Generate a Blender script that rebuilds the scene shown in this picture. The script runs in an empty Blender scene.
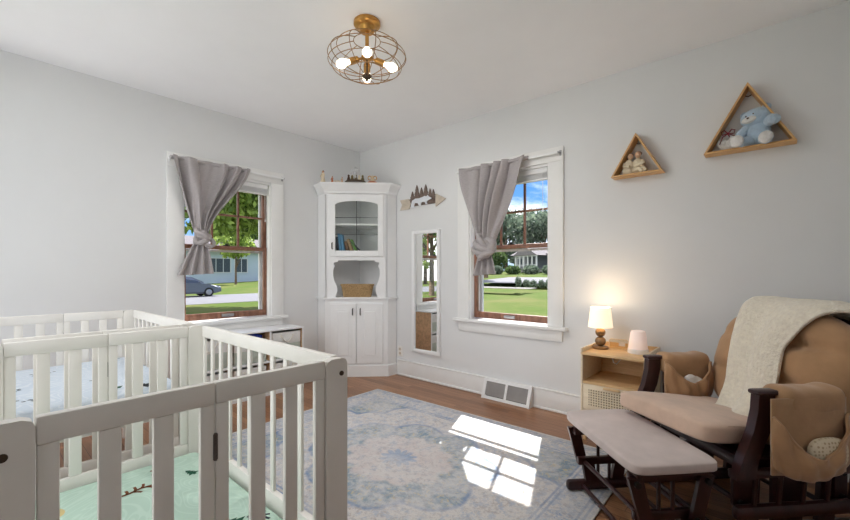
import bpy, bmesh, math, random
from math import sin, cos, pi, radians, sqrt, atan2
from mathutils import Vector, Matrix, Euler, noise

random.seed(7)
scene = bpy.context.scene
COL = scene.collection

# ------------------------------------------------------------------ materials
def lin(c):
    return tuple((v / 12.92 if v <= .04045 else ((v + .055) / 1.055) ** 2.4) for v in [x / 255 for x in c]) + (1,)

class NT:
    """small node builder"""
    def __init__(s, tree): s.t = tree; s.n = tree.nodes; s.l = tree.links
    def new(s, typ, **kw):
        n = s.n.new(typ)
        for k, v in kw.items(): setattr(n, k, v)
        return n
    def put(s, sock, v):
        if isinstance(v, bpy.types.NodeSocket): s.l.new(v, sock)
        else: sock.default_value = v
    def math(s, op, a, b=0.0, c=0.0, clamp=False):
        n = s.new('ShaderNodeMath', operation=op); n.use_clamp = clamp
        s.put(n.inputs[0], a); s.put(n.inputs[1], b); s.put(n.inputs[2], c)
        return n.outputs[0]
    def mix(s, f, a, b, blend='MIX'):
        n = s.new('ShaderNodeMix', data_type='RGBA', blend_type=blend)
        s.put(n.inputs[0], f); s.put(n.inputs[6], a); s.put(n.inputs[7], b)
        return n.outputs[2]
    def noise(s, vec, scale=5, detail=3, rough=.5, dist=0):
        n = s.new('ShaderNodeTexNoise')
        if vec is not None: s.l.new(vec, n.inputs['Vector'])
        n.inputs['Scale'].default_value = scale; n.inputs['Detail'].default_value = detail
        n.inputs['Roughness'].default_value = rough; n.inputs['Distortion'].default_value = dist
        return n.outputs[0]
    def coord(s, kind='Object'): return s.new('ShaderNodeTexCoord').outputs[kind]
    def mapping(s, vec, scale=(1, 1, 1), rot=(0, 0, 0), loc=(0, 0, 0)):
        n = s.new('ShaderNodeMapping'); s.l.new(vec, n.inputs[0])
        n.inputs['Scale'].default_value = scale; n.inputs['Rotation'].default_value = rot; n.inputs['Location'].default_value = loc
        return n.outputs[0]
    def ramp(s, f, stops, interp='LINEAR'):
        n = s.new('ShaderNodeValToRGB'); s.put(n.inputs[0], f); cr = n.color_ramp; cr.interpolation = interp
        while len(cr.elements) > 1: cr.elements.remove(cr.elements[-1])
        cr.elements[0].position = stops[0][0]; cr.elements[0].color = stops[0][1]
        for p, c in stops[1:]:
            e = cr.elements.new(p); e.color = c
        return n.outputs[0]
    def step(s, x, edge, w=.01):     # 0 below edge, 1 above
        n = s.new('ShaderNodeMapRange', interpolation_type='SMOOTHSTEP')
        s.put(n.inputs[0], x); n.inputs[1].default_value = edge - w; n.inputs[2].default_value = edge + w
        return n.outputs[0]

def base_mat(name, rough=.6, metal=0.0, spec=.5):
    m = bpy.data.materials.new(name); m.use_nodes = True
    t = NT(m.node_tree); b = t.n['Principled BSDF']
    b.inputs['Roughness'].default_value = rough; b.inputs['Metallic'].default_value = metal
    b.inputs['Specular IOR Level'].default_value = spec
    return m, t, b

def mat(name, rgb, rough=.6, metal=0.0, var=.05, scale=8.0, bump=0.0, bscale=60.0, spec=.4, stretch=(1, 1, 1), sheen=0.0):
    m, t, b = base_mat(name, rough, metal, spec)
    co = t.mapping(t.coord(), stretch)
    c = lin(rgb)
    n = t.noise(co, scale, 4, .6)
    d = tuple(max(0, v * (1 - 2.2 * var)) for v in c[:3]) + (1,); u = tuple(min(1, v * (1 + 2.2 * var)) for v in c[:3]) + (1,)
    col = t.ramp(n, [(.25, d), (.75, u)])
    t.l.new(col, b.inputs['Base Color'])
    if bump:
        bn = t.new('ShaderNodeBump'); bn.inputs['Strength'].default_value = bump; bn.inputs['Distance'].default_value = .01
        t.l.new(t.noise(co, bscale, 3, .6), bn.inputs['Height']); t.l.new(bn.outputs[0], b.inputs['Normal'])
    if sheen:
        b.inputs['Sheen Weight'].default_value = sheen
    return m

def wood(name, a, b_, scale=(1, 12, 12), rough=.45, spec=.4, wavescale=3.0):
    m, t, b = base_mat(name, rough, 0, spec)
    co = t.mapping(t.coord(), scale)
    n = t.noise(co, wavescale, 5, .65, .6)
    col = t.ramp(n, [(.3, lin(a)), (.7, lin(b_))])
    t.l.new(col, b.inputs['Base Color'])
    return m

def emit(name, rgb, strength, base=(255, 255, 255)):
    m, t, b = base_mat(name, .5)
    b.inputs['Base Color'].default_value = lin(base)
    b.inputs['Emission Color'].default_value = lin(rgb); b.inputs['Emission Strength'].default_value = strength
    return m

M = {}
M['wall'] = mat('wall_paint', (226, 227, 228), .85, var=.012, scale=1.5, bump=.05, bscale=180, spec=.2)
M['ceil'] = mat('ceiling_paint', (246, 246, 247), .9, var=.01, scale=2, bump=.06, bscale=120, spec=.1)
M['trim'] = mat('white_trim', (238, 238, 237), .45, var=.01)
M['white'] = mat('white_satin', (240, 241, 242), .4, var=.01)
M['inner'] = mat('cabinet_inside', (238, 239, 240), .7, var=.01)
M['crib'] = mat('crib_white', (236, 233, 227), .42, var=.012)
M['sash'] = wood('stained_sash', (108, 72, 57), (160, 116, 95), (9, 9, 2))
M['black'] = mat('dark_iron', (40, 38, 38), .45, .4)
M['bronze'] = mat('bronze', (92, 78, 66), .4, .8)
M['hingem'] = mat('hinge_metal', (112, 106, 102), .4, .6)
M['gold'] = mat('antique_gold', (198, 150, 84), .32, .85, var=.08)
M['cage'] = mat('cage_gold', (156, 122, 84), .45, .6, var=.06)
M['curtain'] = mat('linen_curtain', (176, 170, 171), .9, var=.07, scale=40, stretch=(1, 1, 8), bump=.3, bscale=220, sheen=.2)
M['blind'] = mat('blind_vinyl', (236, 237, 238), .5, var=.02, stretch=(1, 1, 60), scale=3)
M['oak'] = wood('light_oak', (208, 168, 118), (234, 200, 152), (2, 14, 14))
M['oakside'] = wood('pale_oak', (222, 202, 172), (238, 222, 196), (2, 14, 14))
M['bamboo'] = wood('bamboo_shelf', (196, 148, 92), (222, 178, 122), (6, 20, 6))
M['mahog'] = wood('dark_mahogany', (38, 18, 18), (62, 28, 26), (6, 6, 2), .3, .5)
M['particle'] = mat('brown_board', (218, 178, 140), .75, var=.12, scale=30)
M['tan'] = mat('tan_microsuede', (178, 140, 104), .92, var=.07, scale=7, bump=.15, bscale=25, sheen=.35, spec=.15)
M['seat'] = mat('faded_suede', (210, 182, 162), .92, var=.09, scale=5, bump=.15, bscale=22, sheen=.35, spec=.15)
M['ott'] = mat('ottoman_suede', (206, 192, 187), .92, var=.08, scale=4.5, bump=.12, bscale=20, sheen=.3, spec=.15)
M['fleece'] = mat('cream_fleece', (246, 236, 218), .98, var=.05, scale=50, bump=1.0, bscale=90, sheen=.5, spec=.1)
M['cloth'] = mat('white_cloth', (226, 222, 218), .95, var=.03, bump=.3, bscale=90, spec=.1)
M['plushb'] = mat('blue_plush', (186, 206, 224), .98, var=.06, scale=30, bump=.8, bscale=110, sheen=.5, spec=.1)
M['plushw'] = mat('white_plush', (232, 230, 228), .98, var=.04, scale=30, bump=.8, bscale=110, sheen=.5, spec=.1)
M['ribbon'] = mat('burgundy_ribbon', (132, 28, 48), .5, var=.05)
M['sage'] = mat('sage_canvas', (182, 190, 180), .92, var=.05, scale=20, bump=.3, bscale=200)
M['canvas'] = mat('white_canvas', (228, 228, 226), .92, var=.03, scale=20, bump=.3, bscale=200)
M['rope'] = mat('cotton_rope', (226, 222, 214), .95, var=.08, scale=80)
M['bluef'] = mat('blue_fabric', (34, 58, 150), .8, var=.1)
M['navy'] = mat('navy_fabric', (44, 62, 84), .9, var=.08)
M['mint'] = None
M['metal'] = mat('steel', (170, 170, 172), .35, .9)
M['grate'] = mat('vent_louver', (156, 152, 150), .5, .2, var=.05)
M['dark'] = mat('vent_inside', (96, 92, 90), .9)
M['plate'] = mat('outlet_plate', (232, 230, 226), .4)
M['felt'] = mat('fig_cream', (222, 208, 182), .7, var=.06)
M['skin'] = mat('fig_skin', (214, 176, 146), .7, var=.05)
M['hair'] = mat('fig_hair', (84, 52, 36), .7, var=.15)
M['terra'] = mat('terracotta', (184, 116, 84), .7)
M['olive'] = mat('olive_paint', (120, 104, 62), .7, var=.2, scale=40)
M['silver'] = mat('silver_wire', (214, 214, 216), .3, .8)
M['ceram'] = mat('sand_ceramic', (132, 106, 76), .35, .3, var=.12)
M['plastic'] = mat('white_plastic', (240, 238, 236), .35)

def glass_mat(name, tint=(255, 255, 255), refl=.06):
    m = bpy.data.materials.new(name); m.use_nodes = True
    t = NT(m.node_tree); t.n.remove(t.n['Principled BSDF'])
    tr = t.new('ShaderNodeBsdfTransparent'); tr.inputs[0].default_value = lin(tint)
    gl = t.new('ShaderNodeBsdfGlossy'); gl.inputs['Roughness'].default_value = .02
    lw = t.new('ShaderNodeLayerWeight'); lw.inputs['Blend'].default_value = .2
    f = t.math('MULTIPLY', lw.outputs['Fresnel'], refl * 4, clamp=True)
    mx = t.new('ShaderNodeMixShader'); t.l.new(f, mx.inputs[0]); t.l.new(tr.outputs[0], mx.inputs[1]); t.l.new(gl.outputs[0], mx.inputs[2])
    t.l.new(mx.outputs[0], t.n['Material Output'].inputs[0])
    return m
M['glass'] = glass_mat('window_glass')
M['cabglass'] = glass_mat('cabinet_glass', (250, 251, 250), .05)
M['acrylic'] = glass_mat('clear_acrylic', (250, 246, 236), .1)

m, t, b = base_mat('mirror_silver', .01, 1.0); b.inputs['Base Color'].default_value = (.88, .9, .9, 1); M['mirror'] = m

# lamp shade, night light, bulbs
M['shade'] = emit('lit_shade', (255, 232, 196), .5, (250, 240, 225))
M['night'] = emit('night_light_glow', (255, 208, 190), .16, (242, 232, 226))
M['bulb'] = emit('lit_bulb', (255, 236, 205), 3.0)

# floor planks
m, t, b = base_mat('oak_floor', .32, 0, .5)
co = t.coord()
br = t.new('ShaderNodeTexBrick'); t.l.new(co, br.inputs['Vector'])
br.inputs['Scale'].default_value = 1; br.inputs['Brick Width'].default_value = 1.1; br.inputs['Row Height'].default_value = .058
br.inputs['Mortar Size'].default_value = .0012; br.inputs['Color1'].default_value = (0, 0, 0, 1); br.inputs['Color2'].default_value = (1, 1, 1, 1); br.inputs['Mortar'].default_value = (.5, .5, .5, 1)
br.offset = .37
grain = t.noise(t.mapping(co, (2.5, 40, 1)), 2.2, 5, .65, .5)
tone = t.math('ADD', t.math('MULTIPLY', br.outputs['Color'], .35), t.math('MULTIPLY', grain, .75))
col = t.ramp(tone, [(.2, lin((104, 66, 42))), (.5, lin((146, 100, 68))), (.85, lin((178, 132, 96)))])
col = t.mix(br.outputs['Fac'], col, lin((70, 42, 26)))
t.l.new(col, b.inputs['Base Color']); M['floor'] = m

# rug: distressed medallion, object space (half sizes set below)
RUGX, RUGY = 1.125, .89
m, t, b = base_mat('rug_pile', .97, 0, .1)
co = t.coord()
wn = t.new('ShaderNodeTexNoise'); t.l.new(co, wn.inputs['Vector']); wn.inputs['Scale'].default_value = 9; wn.inputs['Detail'].default_value = 3
wv = t.new('ShaderNodeVectorMath', operation='MULTIPLY_ADD'); t.l.new(wn.outputs['Color'], wv.inputs[0]); wv.inputs[1].default_value = (.05, .05, 0); t.l.new(co, wv.inputs[2])
sp = t.new('ShaderNodeSeparateXYZ'); t.l.new(wv.outputs[0], sp.inputs[0])
x, y = t.math('SUBTRACT', sp.outputs[0], .05), sp.outputs[1]
sp2 = t.new('ShaderNodeSeparateXYZ'); t.l.new(co, sp2.inputs[0]); sx, sy = sp2.outputs[0], sp2.outputs[1]
ax, ay = t.math('ABSOLUTE', sx), t.math('ABSOLUTE', sy)
ed = t.math('MINIMUM', t.math('SUBTRACT', RUGX, ax), t.math('SUBTRACT', RUGY, ay))      # distance to edge
ang = t.math('ARCTAN2', y, x)
yy = t.math('MULTIPLY', y, 1.12); xx = t.math('MULTIPLY', x, .95)
r = t.math('SQRT', t.math('ADD', t.math('MULTIPLY', xx, xx), t.math('MULTIPLY', yy, yy)))
lob = t.math('ABSOLUTE', t.math('SINE', t.math('MULTIPLY', ang, 6.0)))
rs = t.math('SUBTRACT', r, t.math('MULTIPLY', lob, .05))
lob2 = t.math('ABSOLUTE', t.math('SINE', t.math('MULTIPLY', ang, 4.0)))
rs2 = t.math('SUBTRACT', r, t.math('MULTIPLY', lob2, .10))
cream, pink, blue, dblue, teal, gold = lin((220, 215, 210)), lin((214, 203, 199)), lin((150, 170, 198)), lin((112, 140, 180)), lin((130, 154, 172)), lin((206, 190, 138))
flo = t.noise(co, 26, 4, .7)
flo2 = t.noise(co, 48, 2, .6)
field = t.mix(t.step(flo, .55, .05), cream, lin((176, 186, 202)))
field = t.mix(t.step(flo2, .6, .03), field, lin((196, 186, 180)))
ring = t.mix(t.step(flo, .5, .05), teal, lin((180, 188, 192)))
ring = t.mix(t.step(flo2, .61, .03), ring, gold)
medal = t.mix(t.step(flo, .55, .06), pink, lin((214, 208, 204)))
c = t.mix(t.step(rs, .07), blue, pink)
c = t.mix(t.step(rs, .10), c, medal)
c = t.mix(t.step(rs, .29, .02), c, ring)
c = t.mix(t.step(rs2, .47, .012), c, dblue)
c = t.mix(t.step(rs2, .495, .012), c, field)
# corner spandrels
cd = t.math('SQRT', t.math('ADD', t.math('POWER', t.math('SUBTRACT', .95, ax), 2.0), t.math('POWER', t.math('SUBTRACT', .67, ay), 2.0)))
cd = t.math('ADD', cd, t.math('MULTIPLY', t.math('ABSOLUTE', t.math('SINE', t.math('MULTIPLY', t.math('ARCTAN2', t.math('SUBTRACT', .67, ay), t.math('SUBTRACT', .95, ax)), 6.0))), .05))
c = t.mix(t.step(cd, .42, .012), ring, c)
c = t.mix(t.math('MULTIPLY', t.step(cd, .41, .01), t.math('SUBTRACT', 1.0, t.step(cd, .435, .01))), c, dblue)
bord = t.mix(t.step(flo, .5, .05), lin((190, 196, 206)), cream)
bord = t.mix(t.step(flo2, .6, .03), bord, blue)
c = t.mix(t.step(ed, .22, .004), bord, c)
for e0 in (.035, .06, .20, .225):
    ln = t.math('MULTIPLY', t.step(ed, e0 - .006, .003), t.math('SUBTRACT', 1.0, t.step(ed, e0 + .006, .003)))
    c = t.mix(t.math('MULTIPLY', ln, .8), c, dblue)
c = t.mix(t.step(ed, .012, .003), lin((226, 220, 208)), c)
wear = t.noise(co, 3.2, 6, .75)
c = t.mix(t.math('MULTIPLY', t.step(wear, .5, .14), .75), c, lin((222, 219, 216)))
c = t.mix(t.math('MULTIPLY', t.step(t.noise(co, 17, 5, .8), .58, .08), .5), c, lin((150, 166, 190)))
c = t.mix(t.math('MULTIPLY', t.step(t.noise(t.mapping(co, (1, 1, 1), loc=(3, 1, 0)), 38, 4, .8), .57, .06), .45), c, lin((168, 160, 160)))
c = t.mix(t.math('MULTIPLY', t.step(t.noise(t.mapping(co, (1, 5, 1)), 60, 2, .5), .5, .2), .25), c, lin((186, 186, 190)))
t.l.new(c, b.inputs['Base Color'])
bn = t.new('ShaderNodeBump'); bn.inputs['Strength'].default_value = .3; bn.inputs['Distance'].default_value = .004
t.l.new(t.noise(co, 240, 2, .5), bn.inputs['Height']); t.l.new(bn.outputs[0], b.inputs['Normal']); M['rug'] = m

# printed sheets
def sheet(name, a, b_, scale):
    m, t, b = base_mat(name, .9, 0, .1)
    co = t.coord()
    n = t.noise(co, scale, 2, .5, 1.2)
    s = t.math('SINE', t.math('MULTIPLY', n, 150.0))
    col = t.mix(t.step(s, .55, .35), lin(a), lin(b_))
    col = t.mix(t.math('MULTIPLY', t.noise(co, 14, 3, .6), .45), col, lin(b_))
    t.l.new(col, b.inputs['Base Color'])
    return m
M['mint'] = sheet('mint_sheet', (184, 212, 197), (196, 221, 207), 2.6)
M['bluesheet'] = sheet('pale_blue_sheet', (206, 218, 230), (222, 230, 238), 3.0)
M['pine'] = mat('print_green', (34, 88, 66), .9)
M['antler'] = mat('print_brown', (116, 70, 40), .9)
M['ink'] = mat('print_charcoal', (44, 52, 60), .9)
M['sand'] = mat('print_sand', (214, 196, 140), .9)

# cane webbing: procedural holes pattern
m, t, b = base_mat('cane_webbing', .7)
co = t.coord(); sp = t.new('ShaderNodeSeparateXYZ'); t.l.new(co, sp.inputs[0])
fx = t.math('FRACT', t.math('MULTIPLY', sp.outputs[0], 62.0)); fz = t.math('FRACT', t.math('MULTIPLY', sp.outputs[2], 62.0))
dx = t.math('ABSOLUTE', t.math('SUBTRACT', fx, .5)); dz = t.math('ABSOLUTE', t.math('SUBTRACT', fz, .5))
hole = t.math('SUBTRACT', 1.0, t.step(t.math('MAXIMUM', dx, dz), .27, .05))
t.l.new(t.mix(hole, lin((228, 212, 184)), lin((120, 92, 62))), b.inputs['Base Color']); M['cane'] = m

# wicker
m, t, b = base_mat('wicker', .7)
co = t.coord()
wvn = t.new('ShaderNodeTexWave', wave_type='BANDS', bands_direction='Z'); t.l.new(co, wvn.inputs[0]); wvn.inputs['Scale'].default_value = 28; wvn.inputs['Distortion'].default_value = 6; wvn.inputs['Detail Scale'].default_value = 6
t.l.new(t.ramp(wvn.outputs['Fac'], [(.1, lin((160, 122, 78))), (.6, lin((228, 194, 142)))]), b.inputs['Base Color'])
bn = t.new('ShaderNodeBump'); bn.inputs['Strength'].default_value = .8; bn.inputs['Distance'].default_value = .01
t.l.new(wvn.outputs['Fac'], bn.inputs['Height']); t.l.new(bn.outputs[0], b.inputs['Normal']); M['wicker'] = m

# dotted pillow
m, t, b = base_mat('dotted_cloth', .95)
vo = t.new('ShaderNodeTexVoronoi'); t.l.new(t.coord(), vo.inputs['Vector']); vo.inputs['Scale'].default_value = 70; vo.inputs['Randomness'].default_value = .3
t.l.new(t.mix(t.step(vo.outputs[0], .3, .08), lin((190, 168, 136)), lin((226, 212, 186))), b.inputs['Base Color']); M['dotted'] = m

# outdoor
def grass(name, a, b_, dry):
    m, t, b = base_mat(name, .95, 0, .1)
    co = t.coord()
    n = t.noise(co, 4, 6, .75); n2 = t.noise(co, .22, 4, .6)
    c = t.ramp(n, [(.3, lin(a)), (.7, lin(b_))])
    c = t.mix(t.math('MULTIPLY', t.step(n2, .55, .12), .7), c, lin(dry))
    t.l.new(c, b.inputs['Base Color']); return m
M['grass'] = grass('lawn', (62, 80, 28), (88, 106, 44), (106, 104, 62))
M['asphalt'] = mat('asphalt', (112, 112, 118), .9, var=.05, scale=2)
M['bouncepale'] = mat('bounce_slab_pale', (226, 224, 220), .9, var=.03, scale=3)  # bright surface for the added slab that bounces light indoors
M['concrete'] = mat('concrete', (124, 122, 118), .9, var=.05, scale=3)
def leafm(name, a, b_):
    m, t, b = base_mat(name, .6, 0, .3)
    g = t.new('ShaderNodeNewGeometry')
    col = t.ramp(g.outputs['Random Per Island'], [(0, lin(a)), (1, lin(b_))])
    t.l.new(col, b.inputs['Base Color'])
    b.inputs['Transmission Weight'].default_value = 0
    tr = t.new('ShaderNodeBsdfTranslucent'); t.l.new(col, tr.inputs[0])
    mx = t.new('ShaderNodeMixShader'); mx.inputs[0].default_value = .45
    t.l.new(b.outputs[0], mx.inputs[1]); t.l.new(tr.outputs[0], mx.inputs[2]); t.l.new(mx.outputs[0], t.n['Material Output'].inputs[0])
    return m
M['leafbright'] = leafm('leaf_bright', (74, 100, 38), (186, 206, 112))
M['leafmid'] = leafm('leaf_mid', (58, 82, 48), (104, 126, 74))
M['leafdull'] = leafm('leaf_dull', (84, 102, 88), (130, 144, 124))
M['bark'] = mat('bark', (104, 88, 74), .95, var=.2, scale=6)
M['siding'] = mat('blue_siding', (190, 202, 214), .8, var=.02, stretch=(1, 1, 30))
M['roof'] = mat('shingles', (118, 113, 116), .9, var=.08, scale=3)
M['hwall'] = mat('grey_siding', (122, 124, 130), .85, var=.05)
M['hdark'] = mat('dark_pane', (70, 78, 88), .3)
M['htrim'] = mat('house_trim', (208, 210, 212), .6)
M['carp'] = mat('car_paint', (104, 110, 122), .3, .5, var=.02, spec=.6)
M['carg'] = mat('car_glass', (52, 60, 70), .1, spec=.7)
M['tyre'] = mat('tyre', (38, 38, 40), .85)
M['rim'] = mat('alloy', (160, 162, 166), .35, .7)
M['lampr'] = mat('head_lamp', (216, 220, 226), .2)
M['bookb'] = mat('book_blue', (96, 150, 190), .6); M['bookd'] = mat('book_dark', (58, 66, 76), .6); M['bookt'] = mat('book_tan', (168, 142, 108), .6)
M['bookg'] = mat('book_green', (112, 158, 76), .6); M['bookr'] = mat('book_brown', (110, 84, 66), .6); M['page'] = mat('pages', (228, 222, 208), .8)
M['stoneg'] = mat('weathered_wood', (120, 104, 96), .85, var=.15, scale=30); M['palew'] = mat('pale_wood', (204, 192, 176), .8, var=.08, scale=20)
M['lambw'] = mat('bear_white', (226, 230, 236), .7)

# ------------------------------------------------------------------ mesh builder
def frame(dirv):
    d = Vector(dirv).normalized(); a = Vector((0, 0, 1)) if abs(d.z) < .9 else Vector((1, 0, 0))
    u = d.cross(a).normalized(); return d, u, d.cross(u).normalized()

class MB:
    def __init__(s): s.bm = bmesh.new(); s.mi = 0
    def _fin(s, n0):
        if s.mi:
            s.bm.faces.ensure_lookup_table()
            for f in s.bm.faces[n0:]: f.material_index = s.mi
    def box(s, c, size, bevel=0.0, rot=None, seg=2):
        n0 = len(s.bm.faces); b2 = bmesh.new()
        bmesh.ops.create_cube(b2, size=1)
        bmesh.ops.scale(b2, vec=size, verts=b2.verts)
        if bevel: bmesh.ops.bevel(b2, geom=b2.edges[:], offset=min(bevel, min(size) * .49), segments=seg, profile=.5, affect='EDGES')
        mt = Matrix.Translation(c) @ (rot.to_matrix().to_4x4() if isinstance(rot, Euler) else (rot.to_4x4() if rot is not None else Matrix()))
        b2.transform(mt); s.add(b2); s._fin(n0); return s
    def b(s, x0, x1, y0, y1, z0, z1, bevel=0.0):
        return s.box(((x0 + x1) / 2, (y0 + y1) / 2, (z0 + z1) / 2), (abs(x1 - x0), abs(y1 - y0), abs(z1 - z0)), bevel)
    def add(s, b2):
        me = bpy.data.meshes.new('tmp'); b2.to_mesh(me); b2.free(); s.bm.from_mesh(me); bpy.data.meshes.remove(me)
    def ring(s, c, u, v, r, n, r2=None):
        r2 = r if r2 is None else r2
        return [s.bm.verts.new(Vector(c) + u * (r * cos(2 * pi * k / n)) + v * (r2 * sin(2 * pi * k / n))) for k in range(n)]
    def skin(s, rings, closed=False, caps=True):
        n0 = len(s.bm.faces); m_ = len(rings); n = len(rings[0])
        for i in range(m_ if closed else m_ - 1):
            a, b_ = rings[i], rings[(i + 1) % m_]
            for k in range(n):
                try: s.bm.faces.new((a[k], a[(k + 1) % n], b_[(k + 1) % n], b_[k]))
                except ValueError: pass
        if caps and not closed:
            s.bm.faces.new(list(reversed(rings[0]))); s.bm.faces.new(rings[-1])
        s._fin(n0); return s
    def cyl(s, p0, p1, r0, r1=None, n=16):
        p0, p1 = Vector(p0), Vector(p1); d, u, v = frame(p1 - p0); r1 = r0 if r1 is None else r1
        return s.skin([s.ring(p0, u, v, r0, n), s.ring(p1, u, v, r1, n)])
    def tube(s, pts, r, n=8, closed=False, flat=1.0):
        pts = [Vector(p) for p in pts]; rings = []; N = len(pts); pu = None
        for i, p in enumerate(pts):
            a = pts[(i - 1) % N] if (closed or i > 0) else p; b_ = pts[(i + 1) % N] if (closed or i < N - 1) else p
            d = (b_ - a).normalized()
            if pu is None: _, u, v = frame(d)
            else:
                u = (pu - d * pu.dot(d)).normalized(); v = d.cross(u)
            pu = u; rr = r(i / (N - 1)) if callable(r) else r
            rings.append(s.ring(p, u, v, rr, n, rr * flat))
        return s.skin(rings, closed)
    def lathe(s, prof, c=(0, 0, 0), n=24):
        rings = [s.ring((c[0], c[1], c[2] + z), Vector((1, 0, 0)), Vector((0, 1, 0)), max(r, 1e-4), n) for r, z in prof]
        return s.skin(rings)
    def prism(s, pts, ext):
        n0 = len(s.bm.faces)
        a = [s.bm.verts.new(p) for p in pts]; b_ = [s.bm.verts.new(Vector(p) + Vector(ext)) for p in pts]; n = len(pts)
        s.bm.faces.new(a); s.bm.faces.new(list(reversed(b_)))
        for k in range(n): s.bm.faces.new((a[(k + 1) % n], a[k], b_[k], b_[(k + 1) % n]))
        s._fin(n0); return s
    def ell(s, c, rad, rot=None, sub=3):
        n0 = len(s.bm.faces); b2 = bmesh.new(); bmesh.ops.create_icosphere(b2, subdivisions=sub, radius=1)
        bmesh.ops.scale(b2, vec=rad, verts=b2.verts)
        b2.transform(Matrix.Translation(c) @ (rot.to_matrix().to_4x4() if rot is not None else Matrix()))
        s.add(b2); s._fin(n0); return s
    def grid(s, f, nu, nv, closeu=False):
        n0 = len(s.bm.faces)
        vs = [[s.bm.verts.new(f(i / nu, j / nv)) for j in range(nv + 1)] for i in range(nu if closeu else nu + 1)]
        m_ = len(vs)
        for i in range(nu):
            for j in range(nv):
                s.bm.faces.new((vs[i][j], vs[(i + 1) % m_][j], vs[(i + 1) % m_][j + 1], vs[i][j + 1]))
        s._fin(n0); return s
    def pillow(s, c, size, e1=.35, e2=.3, rot=None, n=40, fn=None, puff=0.0):
        """superellipsoid cushion: e2 shapes the plan, e1 the edge"""
        n0 = len(s.bm.faces); b2 = bmesh.new()
        sg = lambda w, e: math.copysign(abs(w) ** e, w)
        m_ = n // 2; vs = []
        for i in range(m_ + 1):
            ph = -pi / 2 + pi * i / m_; row = []
            for j in range(n):
                th = 2 * pi * j / n
                p = Vector((sg(cos(ph), e1) * sg(cos(th), e2), sg(cos(ph), e1) * sg(sin(th), e2), sg(sin(ph), e1)))
                p = Vector((p.x * size[0] / 2, p.y * size[1] / 2, p.z * size[2] / 2))
                if fn: p = fn(p)
                row.append(b2.verts.new(p))
            vs.append(row)
        for i in range(m_):
            for j in range(n): b2.faces.new((vs[i][j], vs[i][(j + 1) % n], vs[i + 1][(j + 1) % n], vs[i + 1][j]))
        bmesh.ops.remove_doubles(b2, verts=b2.verts, dist=1e-5)
        b2.transform(Matrix.Translation(c) @ (rot.to_matrix().to_4x4() if rot is not None else Matrix()))
        s.add(b2); s._fin(n0); return s
    def build(s, name, mats, parent=None, loc=(0, 0, 0), rz=0.0, smooth=35, solid=0.0, sub=0, kind=None, label=None):
        me = bpy.data.meshes.new(name)
        bmesh.ops.recalc_face_normals(s.bm, faces=s.bm.faces[:]) if not getattr(s, 'keep', False) else None
        s.bm.to_mesh(me); s.bm.free()
        for m_ in (mats if isinstance(mats, (list, tuple)) else [mats]): me.materials.append(m_)
        if smooth:
            me.polygons.foreach_set('use_smooth', [True] * len(me.polygons)); me.set_sharp_from_angle(angle=radians(smooth))
        o = bpy.data.objects.new(name, me); COL.objects.link(o)
        o.location = loc; o.rotation_euler = (0, 0, rz)
        if parent: o.parent = parent
        if solid:
            q = o.modifiers.new('s', 'SOLIDIFY'); q.thickness = solid; q.offset = 0
        if sub:
            q = o.modifiers.new('d', 'SUBSURF'); q.levels = sub; q.render_levels = sub
        if kind: o['kind'] = kind
        if label: o['label'] = label
        return o

def thing(name, label, cat, loc=(0, 0, 0), rz=0.0, group=None, kind=None):
    o = bpy.data.objects.new(name, None); COL.objects.link(o); o.location = loc; o.rotation_euler = (0, 0, rz); o.empty_display_size = .1
    if kind: o['kind'] = kind
    else: o['label'] = label; o['category'] = cat
    if group: o['group'] = group
    return o
def tag(o, label, cat, group=None):
    o['label'] = label; o['category'] = cat
    if group: o['group'] = group
    return o
def copy_tree(o, parent=None):
    c = o.copy(); COL.objects.link(c)
    if parent: c.parent = parent
    for ch in [q for q in bpy.data.objects if q.parent == o]: copy_tree(ch, c)
    return c
def struct(mb, name, m_, **k): return mb.build(name, m_, kind='structure', **k)

# ------------------------------------------------------------------ room shell
H = 2.6; LX = 4.5; LY = -3.3; WT = .16
U0, U1, Z0, Z1 = -.405, .405, .69, 2.03       # window opening
WB = 2.028; WA = -1.547                      # window centres
q = MB(); q.b(-.16, LX + .16, LY - .16, .16, -.2, 0); struct(q, 'floor', M['floor'])
q = MB(); q.b(-.16, LX + .16, LY - .16, .16, H, H + .15); struct(q, 'ceiling', M['ceil'])
q = MB()
q.b(-WT, 0, LY - WT, WA + U0, 0, H); q.b(-WT, 0, WA + U1, WT, 0, H); q.b(-WT, 0, WA + U0, WA + U1, 0, Z0); q.b(-WT, 0, WA + U0, WA + U1, Z1, H)
struct(q, 'wall_left', M['wall'])
q = MB()
q.b(0, WB + U0, 0, WT, 0, H); q.b(WB + U1, LX + WT, 0, WT, 0, H); q.b(WB + U0, WB + U1, 0, WT, 0, Z0); q.b(WB + U0, WB + U1, 0, WT, Z1, H)
struct(q, 'wall_back', M['wall'])
q = MB(); q.b(LX, LX + WT, LY - WT, WT, 0, H); struct(q, 'wall_right', M['wall'])
FILL_OPEN = (.1, 2.8, .15, 2.5)      # opening added in the unseen front wall as the main fill light
q = MB(); q.b(0, FILL_OPEN[0], LY - WT, LY, 0, H); q.b(FILL_OPEN[1], LX + WT, LY - WT, LY, 0, H); q.b(FILL_OPEN[0], FILL_OPEN[1], LY - WT, LY, 0, FILL_OPEN[2]); q.b(FILL_OPEN[0], FILL_OPEN[1], LY - WT, LY, FILL_OPEN[3], H)
struct(q, 'wall_front', M['wall'])
q = MB(); q.b(-1, 7, -16, LY - WT - .1, -.62, -.55); struct(q, 'bounce_slab', M['bouncepale'])  # unseen pale slab added outside to bounce light up to the ceiling
q = MB()
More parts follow.
